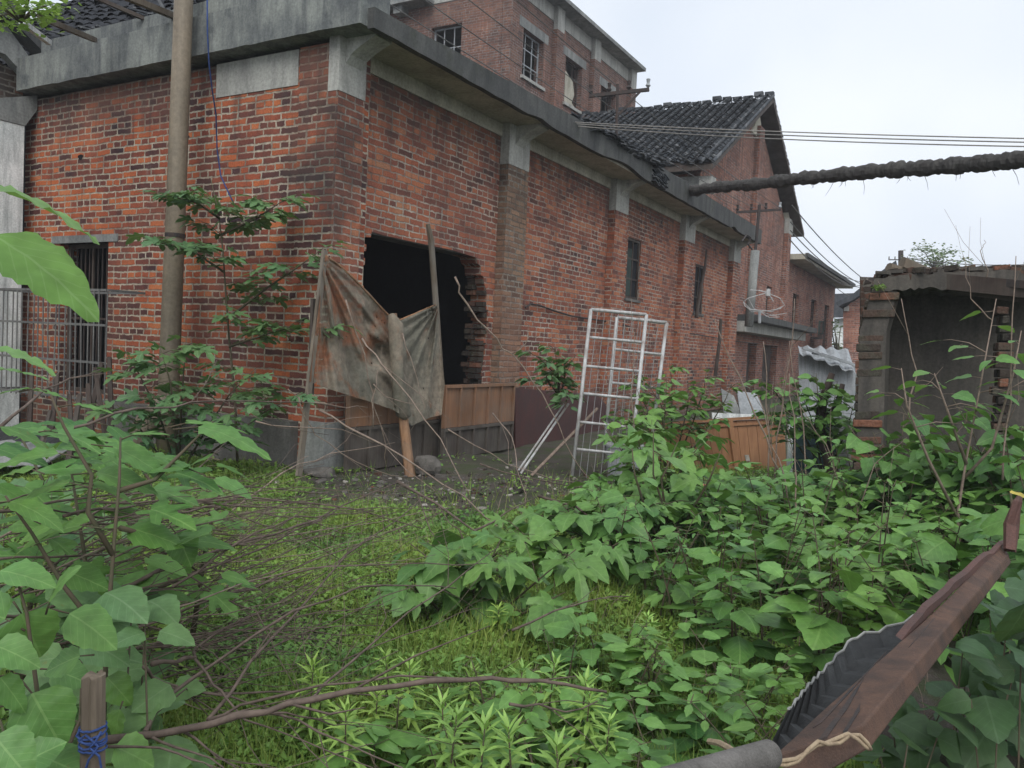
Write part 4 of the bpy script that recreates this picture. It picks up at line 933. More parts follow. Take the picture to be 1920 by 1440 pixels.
# thin wires over the tower down to the far cross arm
W = [((700, -12), (1012, 170), (1395, 392)), ((768, -20), (1080, 150), (1415, 390)), ((860, -15), (1150, 170), (1437, 388)), ((900, -60), (1212, 168), (1458, 386))]
for k, (a_, m_, b_) in enumerate(W):
    p, q_ = at(*a_, 9.5), at(*b_, 20.); mb = MB(); P_ = []
    for t_ in np.linspace(0, 1, 30):
        base = p*(1-t_)+q_*t_; base[2] -= .25*4*t_*(1-t_)*.6; P_.append(base)
    mb.tube(P_, .008, 4); tag(mb.build('overhead_wire', M_wire), ['lowest', 'second lowest', 'second highest', 'highest'][k]+' of the four power wires slanting down past the brick tower', 'wire', 'power wires slanting past the tower')
for k, (a_, b_, da, db) in enumerate((((1482, 416), (1660, 540), 20, 40), ((1482, 432), (1640, 525), 20, 40), ((1480, 448), (1620, 532), 20, 42), ((1485, 385), (1700, 560), 19, 38), ((1570, 522), (1690, 512), 33, 36), ((1560, 530), (1640, 536), 33, 36))):
    cable(at(*a_, da), at(*b_, db), .5, .014, 'thin wire dipping behind the flat-roofed extension', M_wire, grp='wires behind the extension', name='overhead_wire')
for k, (a_, b_) in enumerate((((1700, 484), (2000, 492)), ((1700, 488), (2000, 500)))):
    cable(at(*a_, 40), at(*b_, 30), .2, .02, ('upper', 'lower')[k]+' of the two thin wires running right from the distant pole', M_wire, grp='wires of the distant pole', name='overhead_wire')
def crossarm(p, q_, post_, label, loc, brace=None, post_r=.022, mat=M_blkmetal, conc=None):
    t = thing('cross_arm_pole', label, 'utility pole', loc)
    mb = MB(); mb.bar(p, q_, .05, .05); arm = mb.build('cross_arm', mat, t)
    for u in (.02, .33, .66, .98):
        c_ = np.array(p)*(1-u)+np.array(q_)*u; mb = MB(); mb.tube([c_+[0, 0, .03], c_+[0, 0, .06], c_+[0, 0, .1], c_+[0, 0, .16]], [.012, .04, .022, .032], 8); mb.build('insulator', M_galv if u > .9 else M_blkmetal, t)
    mb = MB(); mb.tube(post_, post_r, 8 if not conc else 14); mb.build('post', conc or mat, t, smooth=bool(conc))
    if brace: mb = MB(); mb.bar(*brace, .035, .035); mb.build('brace', mat, t)
    return t
D1 = 12.5
crossarm(at(1105, 180, D1), at(1217, 168, D1), [at(1158, 158, D1), at(1156, 260, D1)], 'rusty iron bracket with cross arm and diagonal brace before the tower', at(1156, 260, D1), brace=(at(1153, 222, D1), at(1200, 172, D1)))
D2 = 18.; pb = at(1404, 612, D2)
crossarm(at(1381, 398, D2), at(1464, 393, D2), [pb, at(1416, 470, D2)], 'round concrete utility pole with iron cross arm at the end of the workshop', pb, post_r=.095, conc=M_conc)
mb = MB(); mb.tube([at(1416, 475, D2), at(1424, 384, D2)], .035, 8); mb.build('iron_extension', M_blkmetal, bpy.data.objects['cross_arm_pole.001'])
D3 = 42.; pb = at(1690, 560, D3)
crossarm(at(1666, 487, D3), at(1702, 487, D3), [at(1689, 560, D3), at(1689, 470, D3)], 'distant dark utility pole showing above the ruined shed', at(1689, 560, D3), post_r=.13)
mb = MB(); mb.tube([wB(1391, 452, -.7), wB(1400, 440, -.6), wB(1408, 446, -.6), wB(1402, 458, -.62), wB(1412, 470, -.5)], .02, 6)
tag(mb.build('cable_bundle', M_blkmetal), 'loop of dark cable at the far end of the workshop eave', 'cable')

# ================================================================== wire dish aerial on the canopy
da_ = thing('wire_dish_aerial', 'white wire dish aerial with feed head standing on the door canopy', 'aerial', at(1428, 600, 15.8))
DA = 15.8; rim = [(1394, 566), (1403, 559), (1438, 549), (1462, 559), (1471, 572), (1462, 579), (1440, 583), (1405, 580), (1396, 573)]
mb = MB(); R_ = [at(*q_, DA) for q_ in rim]; mb.tube(R_+[R_[0]], .010, 6); mb.build('rim', M_whitem, da_, smooth=True)
hub = at(1424, 583, DA+.1)
for (px, py) in ((1394, 566), (1396, 573), (1403, 559), (1471, 572), (1452, 590), (1475, 587), (1462, 594)):
    mb = MB(); e = at(px, py, DA); m_ = (e+hub)/2-np.array([0, 0, .07]); mb.tube([e, m_, hub], .007, 5); mb.build('rib', M_whitem, da_)
mb = MB(); mb.tube([at(1406, 544, DA), at(1425, 545, DA), at(1440, 549, DA)], .012, 5); mb.tube([at(1443, 554, DA), at(1450, 565, DA)], .012, 5); mb.build('feed_arm', M_whitem, da_)
mb = MB(); mb.tube([at(1439, 555, DA), at(1441, 542, DA)], [.05, .04], 8); mb.build('feed_head', M_whitem, da_)
mb = MB(); mb.tube([hub, at(1424, 606, DA+.1)], .03, 6); mb.build('mast', M_galv, da_)

# ================================================================== foreground: rusty beam, corrugated sheet, twine, pipe, stake
bm_ = thing('rusty_steel_beam', 'heavy rusty red steel beam slanting up at the lower right corner', 'beam', at(1600, 1440, 1.4))
def bq(px, py, d_): return at(px, py, d_)
E_n = [at(1447, 1418, 1.33), at(1617, 1360, 1.40), at(1634, 1402, 1.40), at(1500, 1478, 1.33)]
E_f = [at(1880, 1020, 3.0), at(1891, 1040, 2.95), at(1896, 1056, 2.95), at(1886, 1040, 3.0)]
vs = []; fs = []; nb_ = 24
for i in range(nb_+1):
    t_ = i/nb_
    for k in range(4):
        p = E_n[k]*(1-t_)+E_f[k]*t_
        if k == 0: p = p+(E_n[1]-E_n[0])*(.10*math.sin(math.pi*t_)**2+random.uniform(-.012, .012)*(t_ > 0))
        vs.append(p)
for i in range(nb_):
    for k in range(4): fs.append((i*4+k, i*4+(k+1) % 4, (i+1)*4+(k+1) % 4, (i+1)*4+k))
fs += [(0, 1, 2, 3), tuple(len(vs)-4+k for k in (3, 2, 1, 0))]
mb = MB(); mb.add(vs, fs); mb.build('beam_body', M_beamrust, bm_, bevel=.004)
mb = MB()           # dark splits along the beam's upper face
def topf(t_, w_): return (E_n[0]*(1-t_)+E_f[0]*t_)*(1-w_)+(E_n[1]*(1-t_)+E_f[1]*t_)*w_
nt_ = np.cross(E_f[1]-E_n[1], E_n[0]-E_n[1]); nt_ /= np.linalg.norm(nt_); nt_ = nt_ if nt_[2] > 0 else -nt_
for tri in ([(.0, .50), (.07, .40), (.20, .16), (.09, .46), (.0, .60)], [(.05, .20), (.16, .14), (.30, .02), (.15, .19), (.06, .26)], [(.0, .78), (.05, .70), (.09, .62), (.06, .74), (.0, .83)], [(.3, .5), (.4, .42), (.52, .38), (.41, .45)]):
    mb.prism([topf(a_, b_)-nt_*.002 for a_, b_ in tri], nt_*.0035)
mb.build('torn_split', M_blkmetal, bm_)
mb = MB()
sp_ = rag([(1690, 1196), (1740, 1140), (1790, 1095), (1845, 1050), (1890, 1016)], 5, 5)+[(1893, 1028), (1840, 1066), (1790, 1108), (1745, 1152), (1700, 1200)]
mb.prism([at(px, py, 1/(1/1.33+(px-1447)/(1880-1447)*(1/3.0-1/1.33))-.03) for px, py in sp_], np.array([.0, .03, .0])); mb.build('flaking_plate', M_rust, bm_)
mb = MB(); mb.tube([at(1893, 1032, 2.92), at(1897, 985, 2.95), at(1908, 940, 2.95), at(1912, 930, 2.95)], [.02, .024, .02, .008], 9, wob=.35)
tag(mb.build('rusty_post', M_rust), 'flaking rusty post stub standing at the upper end of the steel beam', 'post')
# corrugated sheet below the beam
cs = []; nc = 34
for i in range(nc+1):
    t_ = i/nc
    px0 = np.interp(t_, [0, .12, .25, .38, .52, .7, .85, 1], [1728, 1660, 1600, 1568, 1540, 1520, 1500, 1478]); py0 = np.interp(t_, [0, .12, .25, .38, .52, .7, .85, 1], [1152, 1180, 1196, 1232, 1262, 1282, 1306, 1335])
    px1 = np.interp(t_, [0, .3, .6, 1], [1755, 1650, 1560, 1445]); py1 = np.interp(t_, [0, .3, .6, 1], [1150, 1240, 1320, 1430])
    dd0 = 2.35-.55*t_; dd1 = 2.28-.80*t_
    ph_ = math.sin(i*math.pi/1.5)*.009
    a_, b_ = at(px0, py0, dd0), at(px1, py1, dd1)
    cs.append((a_+np.array([0, 0, ph_*.7]), (a_+b_)/2+np.array([-.02, 0, ph_-.03]), b_+np.array([.03, 0, ph_-.02])))
vs = [p for r_ in cs for p in r_]; n1 = len(vs); vs += [p+np.array([0, .004, -.005]) for p in vs]; fs = []
for i in range(nc):
    for k in range(2): f = (i*3+k, i*3+k+1, i*3+k+4, i*3+k+3); fs.append(f); fs.append(tuple(x_+n1 for x_ in f[::-1]))
    fs.append((i*3, i*3+3, i*3+3+n1, i*3+n1))
mb = MB(); mb.add(vs, fs); mb.mi = [0]*len(fs); ne_ = len(mb.f); mb.tube([r_[0]+np.array([0, 0, .002]) for r_ in cs], .0035, 5, mi=1); tag(mb.build('corrugated_sheet', [M_corr, M_conc]), 'dark corrugated sheet curling out from under the rusty steel beam', 'metal sheet')  # pale tube paints the lit edge of the sheet
mb = MB()
for off in (0, 1):
    P_ = []
    for k, (px, py, d_) in enumerate([(1436, 1432, 1.24), (1470, 1428, 1.24), (1492, 1424, 1.24), (1512, 1410, 1.25), (1530, 1396, 1.27), (1548, 1394, 1.28), (1570, 1386, 1.3), (1590, 1376, 1.31), (1608, 1384, 1.30), (1622, 1398, 1.3), (1632, 1408, 1.31)]):
        P_.append(at(px+(4 if off else 0), py+(7*math.sin(k*1.3) if off else -2*math.sin(k*1.3)), d_))
    P2_ = []
    for a_, b_ in zip(P_[:-1], P_[1:]):
        for t_ in (0, .33, .66): P2_.append(a_*(1-t_)+b_*t_)
    mb.tube(P2_, .0032, 7)
tw = mb.build('twine', M_twine, smooth=True); tag(tw, 'beige twisted twine tied round the end of the rusty steel beam', 'twine')
mb = MB(); o1, o2 = at(1442, 1415, 1.2), at(1240, 1475, 1.02); d_ = (o2-o1)/np.linalg.norm(o2-o1)
mb.tube([o1, o2], .021, 28, cap=False); mb.tube([o1+d_*.0005, o2], .0165, 28, cap=False)
tag(mb.build('cement_pipe', M_pipe, smooth=False), 'grey cement pipe end lying at the bottom edge left of the beam', 'pipe')
mb = MB(); mb.tube([at(1330, 1390, 1.6), at(1348, 1393, 1.55), at(1365, 1402, 1.5), at(1380, 1412, 1.45)], .006, 6); tag(mb.build('bare_stick', M_twine), 'short beige root poking out above the cement pipe', 'stick')
# wooden stake with blue wire, lower left
st = thing('wooden_stake', 'split wooden stake bound with blue wire at the lower left', 'stake', at(178, 1600, 1.5))
mb = MB(); nse = 14; vs = []
for i in range(7):
    c_ = at(176-.6*i, 1266+i*60, 1.5)
    for k in range(nse):
        t_ = 2*math.pi*k/nse; r = .019*(1+.10*math.sin(3*t_+1)+.06*math.sin(7*t_+i*.4))*(.62 if k == 4 else 1)
        vs.append(c_+np.array([math.cos(t_)*r*1.05, -math.sin(t_)*r, 0])+(np.array([0, 0, random.uniform(-.006, .006)]) if i == 0 else 0))
fs = [(i*nse+k, i*nse+(k+1) % nse, (i+1)*nse+(k+1) % nse, (i+1)*nse+k) for i in range(6) for k in range(nse)]+[tuple(range(nse))]
mb.add(vs, fs); mb.build('timber', M_oldwood, st)
mb = MB()
for k in range(6):
    P_ = []; c0 = at(174, 1362+k*7+(k % 3)*3, 1.5); tl_ = random.uniform(-.006, .006)
    for q2 in range(25): t_ = 2*math.pi*q2/24; P_.append(c0+np.array([math.cos(t_)*.0225, -math.sin(t_)*.0225, tl_*math.cos(t_+k)+random.uniform(-.0008, .0008)]))
    mb.tube(P_, .0021, 6)
P_ = [at(160, 1378, 1.478), at(172, 1388, 1.474), at(184, 1400, 1.476), at(176, 1412, 1.474), at(166, 1425, 1.476), at(160, 1445, 1.48)]; mb.tube(P_, .0021, 6)
P_ = [at(190, 1372, 1.478), at(178, 1392, 1.474), at(168, 1402, 1.474), at(186, 1418, 1.476), at(190, 1440, 1.48)]; mb.tube(P_, .0021, 6)
mb.tube([at(150, 1368, 1.48), at(143, 1380, 1.48), at(150, 1386, 1.478), at(158, 1380, 1.478)], .002, 6)
mb.build('blue_wire', M_blue, st)
# ================================================================== leaves
def P_ov(t): return math.sin(math.pi*min(1, t)**.62)**.72 if 0 < t < 1 else 0.
def P_lan(t): return math.sin(math.pi*t**.8)**1.0 if 0 < t < 1 else 0.
LOB = [(.0, .0), (.12, -.07), (.34, -.05), (.43, .08), (.25, .20), (.33, .27), (.52, .46), (.46, .60), (.20, .43), (.15, .50), (.22, .72), (.12, .88), (0, 1.)]
def leaf(mb, base, d, up, L, W, kind='o', rows=6, fold=.22, droop=.25, var=.5, serr=.05, curl=0.):
    base = np.array(base, float); d = np.array(d, float); d /= np.linalg.norm(d)+1e-9; up = np.array(up, float)
    s = np.cross(d, up); s /= np.linalg.norm(s)+1e-9; n = np.cross(s, d)
    vs = []; uv = []; fs = []
    if kind == 'l':
        half = LOB; ol = [(x, y) for x, y in half]+[(-x, y) for x, y in half[-2:0:-1]]
        pts = [(0, .3)]+[(x*.55, .3+(y-.3)*.55) for x, y in ol]+ol; m = len(ol)
        for x, y in pts:
            X_ = x*W*1.0; Y_ = y*L; z = fold*abs(x)*W-droop*L*(max(0, y)**2)-curl*abs(x)**2*W+random.uniform(-.01, .01)*L
            vs.append(base+s*X_+d*Y_+n*z); uv.append((.5+x, max(0, y)))
        for i in range(m):
            j = (i+1) % m; fs.append((0, 1+i, 1+j)); fs.append((1+i, 1+m+i, 1+m+j, 1+j))
        return mb.add(vs, fs, uvs=uv, var=var)
    pf = P_lan if kind == 'n' else P_ov
    for i in range(rows+1):
        t = i/rows; w_ = pf(t)*W*.5; se = 1+(serr if i % 2 else -serr)
        c = base+d*L*t-n*droop*L*t*t
        if i in (0, rows): vs.append(c); uv.append((.5, t)); continue
        for q in ((-1, 0, 1) if rows < 9 else (-1, -.55, 0, .55, 1)):
            a = abs(q); vs.append(c+s*w_*q*(se if a == 1 else 1)+n*(fold*w_*a-curl*w_*a*a)+(n*random.uniform(-.02, .02)*L if a else 0)+(n*L*.014*math.sin(t*23+q*1.5+var*9)*(.4+a) if rows > 8 else 0)); uv.append((.5+q*.5*max(.02, pf(t)), t))
    k = 3 if rows < 9 else 5; idx = lambda i: 0 if i == 0 else (1+(rows-1)*k if i == rows else 1+(i-1)*k)
    for q in range(k-1): fs.append((0, idx(1)+q, idx(1)+q+1)); fs.append((idx(rows), idx(rows-1)+q+1, idx(rows-1)+q))
    for i in range(1, rows-1):
        for q in range(k-1): a = idx(i)+q; b = idx(i+1)+q; fs.append((a, b, b+1, a+1))
    return mb.add(vs, fs, uvs=uv, var=var)
def build_nocalc(mb, name, mat, parent, smooth=True):
    """fast path for leaf clouds: no normal recalculation"""
    me = bpy.data.meshes.new(name); off = np.array(parent.location if parent is not None else (0, 0, 0), float)
    va = np.array(mb.v, float)-off; me.from_pydata(va.tolist(), [], mb.f)
    li = np.zeros(len(me.loops), int); me.loops.foreach_get('vertex_index', li)
    me.uv_layers.new(name='UVMap').data.foreach_set('uv', np.array(mb.uv, float)[li].ravel())
    me.attributes.new('var', 'FLOAT', 'POINT').data.foreach_set('value', np.array(mb.var, float))
    me.materials.append(mat)
    if smooth: me.polygons.foreach_set('use_smooth', [True]*len(me.polygons))
    o = bpy.data.objects.new(name, me); COL.objects.link(o)
    if parent is not None: o.parent = parent
    return o
Zv = np.array([0, 0, 1.])
def rv(a): return random.uniform(-a, a)

L_under = leaf_mat('shade_tinted_leaf', (.018, .05, .025), (.05, .12, .05), spec=.4)  # dark leaf colour stands in for the shade around the beam
# ------------------------------------------------------------------ broad-leaved nettles (copied plants)
protos = []
def nettle_proto(k):
    t = thing('nettle_plant' if k < 9 else 'narrow_leaved_weed', 'x', 'plant', (0, 0, 0)); st = MB(); fo = MB(); vr = [(.85, 'o', .07, 1.), (.72, 'o', .10, .9), (.95, 'o', .07, 1.15), (.8, 'o', .09, .75)][k % 4]
    ns = random.choice((1, 2, 2))
    for s in range(ns):
        h = random.uniform(.45, .75); lean = np.array([rv(.3), rv(.3), 0]); b0 = np.array([rv(.04), rv(.04), 0]); nn = 7
        P_ = [b0+lean*h*(i/nn)**1.6+Zv*h*i/nn for i in range(nn+1)]
        st.tube(P_, [.006-.004*i/nn for i in range(nn+1)], 5)
        a0 = random.uniform(0, 6)
        for i in range(2, nn+1):
            for r in range(2 if i < nn else 4):
                a = a0+i*1.57+r*math.pi+rv(.35) if i < nn else a0+r*1.57+rv(.4)
                el = random.uniform(.05, .45) if i < nn else random.uniform(.3, .8)
                d = np.array([math.cos(a)*math.cos(el), math.sin(a)*math.cos(el), math.sin(el)]); L = random.uniform(.075, .175)*vr[3]*(1-.35*(i/nn)**3)*(1 if i < nn else .75)
                pt = P_[i]+d*L*random.uniform(.35, .65); st.tube([P_[i], pt], [.0025, .0015], 4, cap=False)
                d2 = d*np.array([1, 1, 0])+Zv*rv(.25)-Zv*.15
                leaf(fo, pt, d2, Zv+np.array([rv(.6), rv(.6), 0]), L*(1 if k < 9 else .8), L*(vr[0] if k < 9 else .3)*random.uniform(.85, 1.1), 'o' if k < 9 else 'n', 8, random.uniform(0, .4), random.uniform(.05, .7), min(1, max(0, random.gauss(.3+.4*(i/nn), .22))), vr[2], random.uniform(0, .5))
    build_nocalc(st, 'stem', M_stem, t); build_nocalc(fo, 'foliage', L_nettle, t); return t
protos = [nettle_proto(k) for k in range(12)]
def inpoly(px, py, poly):
    c = False; n = len(poly)
    for i in range(n):
        x1, y1 = poly[i]; x2, y2 = poly[(i+1) % n]
        if (y1 > py) != (y2 > py) and px < (x2-x1)*(py-y1)/(y2-y1)+x1: c = not c
    return c
def proj(p):
    q_ = np.array(p)-CAM; z = q_@Fw
    return 960+FPX*(q_@RR)/z, 720-FPX*(q_@UU)/z, z
RIGHT = [(1180, 985), (1480, 935), (1640, 950), (2060, 925), (2300, 1200), (2200, 1900), (1750, 1900), (1560, 1500), (1500, 1330), (1400, 1250), (1250, 1180), (1150, 1100)]
LOW = [(1000, 1330), (1180, 1270), (1400, 1300), (1500, 1400), (1600, 1900), (700, 1900), (660, 1470), (800, 1420)]
spots = []
tries = 0
while tries < 40000 and len(spots) < 262:
    tries += 1; x = random.uniform(-1.5, 6.5); y = random.uniform(1.7, 9.0); p = (x, y, 0)
    px, py, z = proj(p)
    r = inpoly(px, py, RIGHT); lo = inpoly(px, py, LOW)
    if not (r or lo): continue
    if r and (y < 2.6 and px < 1900 and py > 1500 and px > 1500 and False): continue
    md = .20 if y < 4.5 else .25
    if any((x-a)**2+(y-b)**2 < md*md for a, b, _ in spots): continue
    # keep plants out from under the beam
    if (r or lo) and px > 1480 and y < 3.3 and py > 1180: continue
    spots.append((x, y, 'r' if r else 'lo'))
nrm_lab = {'r': ('green nettle plant in the dense patch on the right below the ruined shed', 'nettles of the dense right patch'), 'lo': ('low green nettle plant at the bottom edge between the bright rosettes and the beam', 'low nettles along the bottom edge')}
used = set()
for i, (x, y, k) in enumerate(spots):
    pi = random.randrange(12); pr = protos[pi]
    if pi in used: o = copy_tree(pr)
    else: used.add(pi); o = pr
    hs2 = random.choice((random.uniform(.45, .7), random.uniform(.55, .95))) if k == 'r' else random.uniform(.36, .55)
    if k == 'r' and x > 1.2: hs2 *= 1.28
    tq = proj((x, y, .62*hs2))
    if k == 'r' and 1180 < tq[0] < 1590:
        while proj((x, y, .62*hs2))[1] < 888 and hs2 > .25: hs2 *= .93
    o.location = (x, y, gz(x, y)-.01); o.rotation_euler = (rv(.08), rv(.08), random.uniform(0, 6.28)); sw = random.uniform(1.0, 1.3) if k == 'r' else random.uniform(.75, 1.0); o.scale = (sw, sw, hs2)
    ppx = proj((x, y, 0))
    if k == 'r': 
        if ppx[0] > 1480 and y > 5.2: o['label'], o['group'] = 'green nettle plant at the foot of the ruined shed', 'nettles at the foot of the ruined shed'
        elif y > 5.2: o['label'], o['group'] = 'green nettle plant in the patch before the timber door and bed frames', 'nettles before the timber door'
        elif ppx[0] > 1480: o['label'], o['group'] = 'green nettle plant in the dense patch directly behind the rusty steel beam', 'nettles behind the steel beam'
        else: o['label'], o['group'] = 'green nettle plant in the middle of the dense patch right of the clearing', 'nettles of the middle patch'
    else: o['label'], o['group'] = nrm_lab[k]
    if pi >= 9: o['label'] = 'low narrow leaved weed along the bottom edge left of the beam' if k == 'lo' else o['label'].replace('green nettle plant', 'narrow leaved weed'); o['group'] = o['group'].replace('nettles', 'narrow leaved weeds')
for i, pr in enumerate(protos):
    if i not in used: pass

# ------------------------------------------------------------------ lance-leaved rosette weeds
def lance_proto():
    t = thing('lance_leaved_weed', 'x', 'weed', (0, 0, 0)); st = MB(); fo = MB(); h = .36
    st.tube([(0, 0, -.02), (.005, 0, h*.5), (0, .004, h)], [.004, .0035, .002], 5)
    nl = 44
    for i in range(nl):
        f = i/nl; z = h*(.25+.75*f**.8); a = i*2.4; el = -.15+1.25*f**2.2; L = .105*(1-.4*f**2)*random.uniform(.85, 1.1)
        d = np.array([math.cos(a)*math.cos(el), math.sin(a)*math.cos(el), math.sin(el)])
        leaf(fo, np.array([0, 0, z]), d, Zv, L, L*.19, 'n', 5, .5, .28 if f < .8 else .1, min(1, .25+.75*f**1.5), 0)
    build_nocalc(st, 'stem', M_stem, t); build_nocalc(fo, 'foliage', L_lance, t); return t
lp = [lance_proto() for _ in range(3)]; first = [True]*3
LS = [(585, 1255, .30), (612, 1275, .26), (770, 1240, .3), (740, 1225, .26), (830, 1338, .36), (905, 1345, .36), (975, 1355, .36), (1062, 1378, .38), (1092, 1252, .33), (1030, 1222, .3), (965, 1232, .3), (1100, 1275, .3), (1215, 1165, .22), (935, 1130, .2), (842, 1310, .3), (286, 1105, .45), (1000, 1290, .25), (1140, 1330, .25), (700, 1300, .22), (1210, 1150, .2), (1345, 1035, .4), (880, 1240, .24), (655, 1330, .3)]
for i, (px, py, z) in enumerate(LS):
    k = i % 3
    if first[k]: o = lp[k]; first[k] = False
    else: o = copy_tree(lp[k])
    g = ground(px, py, z); o.location = (g[0], g[1], gz(g[0], g[1])); s = z/.36; o.scale = (max(.75, s), max(.75, s), s); o.rotation_euler = (rv(.1), rv(.1), random.uniform(0, 6))
    o['label'] = 'bright green rosette weed with narrow lance leaves in the low ground cover'; o['group'] = 'lance leaved rosette weeds'

# ------------------------------------------------------------------ free shrubs
def shrub(name, label, cat, base, stems, mat, leafsize, kind, nleaf, spread=.12, dark=.4, stemr=.01, grp=None, ratio=.8, upb=.6, stemmat=None, t0=.25, side=0, sidelen=.3, droop=.3):
    """stems: list of polylines (world points); leaves along their outer part and along side twigs"""
    t = thing(name, label, cat, base, grp); st = MB(); fo = MB()
    for P_ in stems:
        P_ = [np.array(p, float) for p in P_]; n = len(P_); st.tube(P_, [max(.0025, stemr*(1-.75*i/(n-1))) for i in range(n)], 6)
        Ls = [0]+list(np.cumsum([np.linalg.norm(b-a) for a, b in zip(P_[:-1], P_[1:])])); T = Ls[-1]
        def pt(s_):
            s_ = min(T*.999, max(0, s_)); i = max(j for j in range(n-1) if Ls[j] <= s_); return P_[i]+(P_[i+1]-P_[i])*((s_-Ls[i])/(Ls[i+1]-Ls[i]+1e-9))
        for q in range(side):
            s_ = T*(t0+(1-t0)*(q+random.random()*.6)/side); p = pt(s_); a = q*2.4+rv(.5); ln = sidelen*random.uniform(.6, 1.2)*(1-.45*s_/T)
            d = np.array([math.cos(a), math.sin(a), random.uniform(.05, .55)]); e = p+d*ln; mid = p+d*ln*.5+Zv*.02; st.tube([p, mid, e], [.004, .003, .0015], 4)
            for r in range(max(2, int(nleaf*.6))):
                u = (r+1)/max(2, int(nleaf*.6)); b = p+(e-p)*u; a2 = a+(1 if r % 2 else -1)*random.uniform(.4, 1.1) if u < .99 else a
                dd = np.array([math.cos(a2), math.sin(a2), rv(.25)-.1]); L = leafsize*random.uniform(.65, 1.15); pe = b+dd*L*.35; st.tube([b, pe], [.0018, .0012], 3, cap=False)
                leaf(fo, pe, dd, Zv+np.array([rv(.5), rv(.5), 0]), L, L*ratio, kind if kind != 'm' else random.choice('lo'), 8, random.uniform(.05, .3), droop*random.uniform(.4, 1.4), min(1, max(0, random.gauss(dark, .2))), .05, .1)
        for q in range(nleaf):
            s_ = T*(t0+(1-t0)*(q+random.random())/nleaf); p = pt(s_); a = q*2.4+rv(.6); el = rv(.3)+.15
            dd = np.array([math.cos(a)*math.cos(el), math.sin(a)*math.cos(el), math.sin(el)]); L = leafsize*random.uniform(.65, 1.15); pe = p+dd*L*random.uniform(.3, .7); st.tube([p, pe], [.002, .0012], 3, cap=False)
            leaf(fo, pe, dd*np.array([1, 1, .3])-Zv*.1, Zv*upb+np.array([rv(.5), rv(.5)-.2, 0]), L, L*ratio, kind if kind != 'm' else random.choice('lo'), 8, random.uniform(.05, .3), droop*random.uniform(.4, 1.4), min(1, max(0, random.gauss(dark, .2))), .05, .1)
    build_nocalc(st, 'stem', stemmat or M_stem, t); build_nocalc(fo, 'foliage', mat, t); return t
def PL(*q): return [at(*a) for a in q]
shrub('mulberry_sapling', 'tall thin mulberry sapling with lobed leaves before the end wall, right of the steel pole', 'sapling', at(448, 880, 8.2)*[1, 1, 0],
      [PL((446, 885, 8.2), (440, 740, 8.15), (430, 640, 8.1), (424, 560, 8.05), (418, 470, 8.0), (410, 400, 8.0), (395, 335, 7.95)),
       PL((424, 600, 8.1), (500, 540, 8.0), (560, 500, 7.9), (600, 470, 7.8)), PL((420, 510, 8.), (360, 470, 7.9), (290, 455, 7.8)), PL((415, 440, 8.), (480, 410, 7.9), (540, 370, 7.85)),
       PL((412, 410, 8.), (370, 380, 7.9), (310, 365, 7.8)), PL((430, 650, 8.1), (520, 620, 7.9), (600, 620, 7.7))], L_darkm, .165, 'l', 12, stemr=.014, side=6, sidelen=.42, dark=.6, t0=.2, ratio=.9)
shrub('mulberry_sapling', 'dense dark mulberry growth round the foot of the steel pole', 'sapling', at(330, 880, 7.6)*[1, 1, 0],
      [PL((330, 885, 7.6), (300, 780, 7.5), (260, 700, 7.4), (230, 650, 7.3)), PL((335, 885, 7.6), (340, 760, 7.4), (345, 690, 7.3), (350, 630, 7.2)), PL((340, 885, 7.7), (390, 800, 7.6), (430, 740, 7.5), (480, 690, 7.4)), PL((345, 885, 7.7), (420, 830, 7.6), (500, 770, 7.5), (560, 740, 7.4)), PL((320, 885, 7.6), (260, 800, 7.5), (220, 760, 7.3)), PL((335, 885, 7.6), (320, 720, 7.2), (300, 650, 7.1))], L_darkm, .16, 'l', 10, stemr=.012, side=6, sidelen=.40, dark=.45, t0=.25, ratio=.95)
shrub('wall_bush', 'small leafy bush growing on the long wall above the maroon board', 'bush', at(1045, 740, 8.8),
      [PL((1050, 748, 9.0), (1040, 700, 8.8), (1010, 670, 8.6), (990, 660, 8.5)), PL((1050, 748, 9.0), (1060, 700, 8.8), (1080, 665, 8.7)), PL((1050, 745, 9.0), (1025, 710, 8.7), (985, 715, 8.6)), PL((1050, 745, 9.0), (1065, 740, 8.6), (1060, 765, 8.5)), PL((1050, 745, 9.), (1045, 690, 8.8), (1040, 650, 8.7))], L_darkm, .11, 'o', 14, side=5, sidelen=.16, dark=.45, ratio=.5)
shrub('leafy_bush', 'broad leafy bush filling the space behind the white steel bed frames', 'bush', at(1250, 900, 8.9)*[1, 1, 0],
      [PL((1250, 890, 8.9), (1230, 800, 8.9), (1200, 740, 8.8), (1180, 700, 8.8)), PL((1255, 890, 8.9), (1260, 780, 8.9), (1260, 720, 8.8), (1255, 680, 8.8)), PL((1260, 890, 8.9), (1300, 790, 8.9), (1320, 730, 8.8), (1325, 690, 8.8)), PL((1265, 890, 8.9), (1330, 800, 8.9), (1360, 750, 8.8), (1372, 720, 8.8)), PL((1245, 890, 8.9), (1190, 830, 8.9), (1160, 760, 8.8)), PL((1250, 890, 8.9), (1240, 760, 8.7), (1215, 720, 8.7)), PL((1260, 890, 8.9), (1290, 760, 8.7), (1290, 715, 8.7))], L_nettle, .11, 'o', 12, side=6, sidelen=.22, dark=.5, ratio=.62, t0=.4)
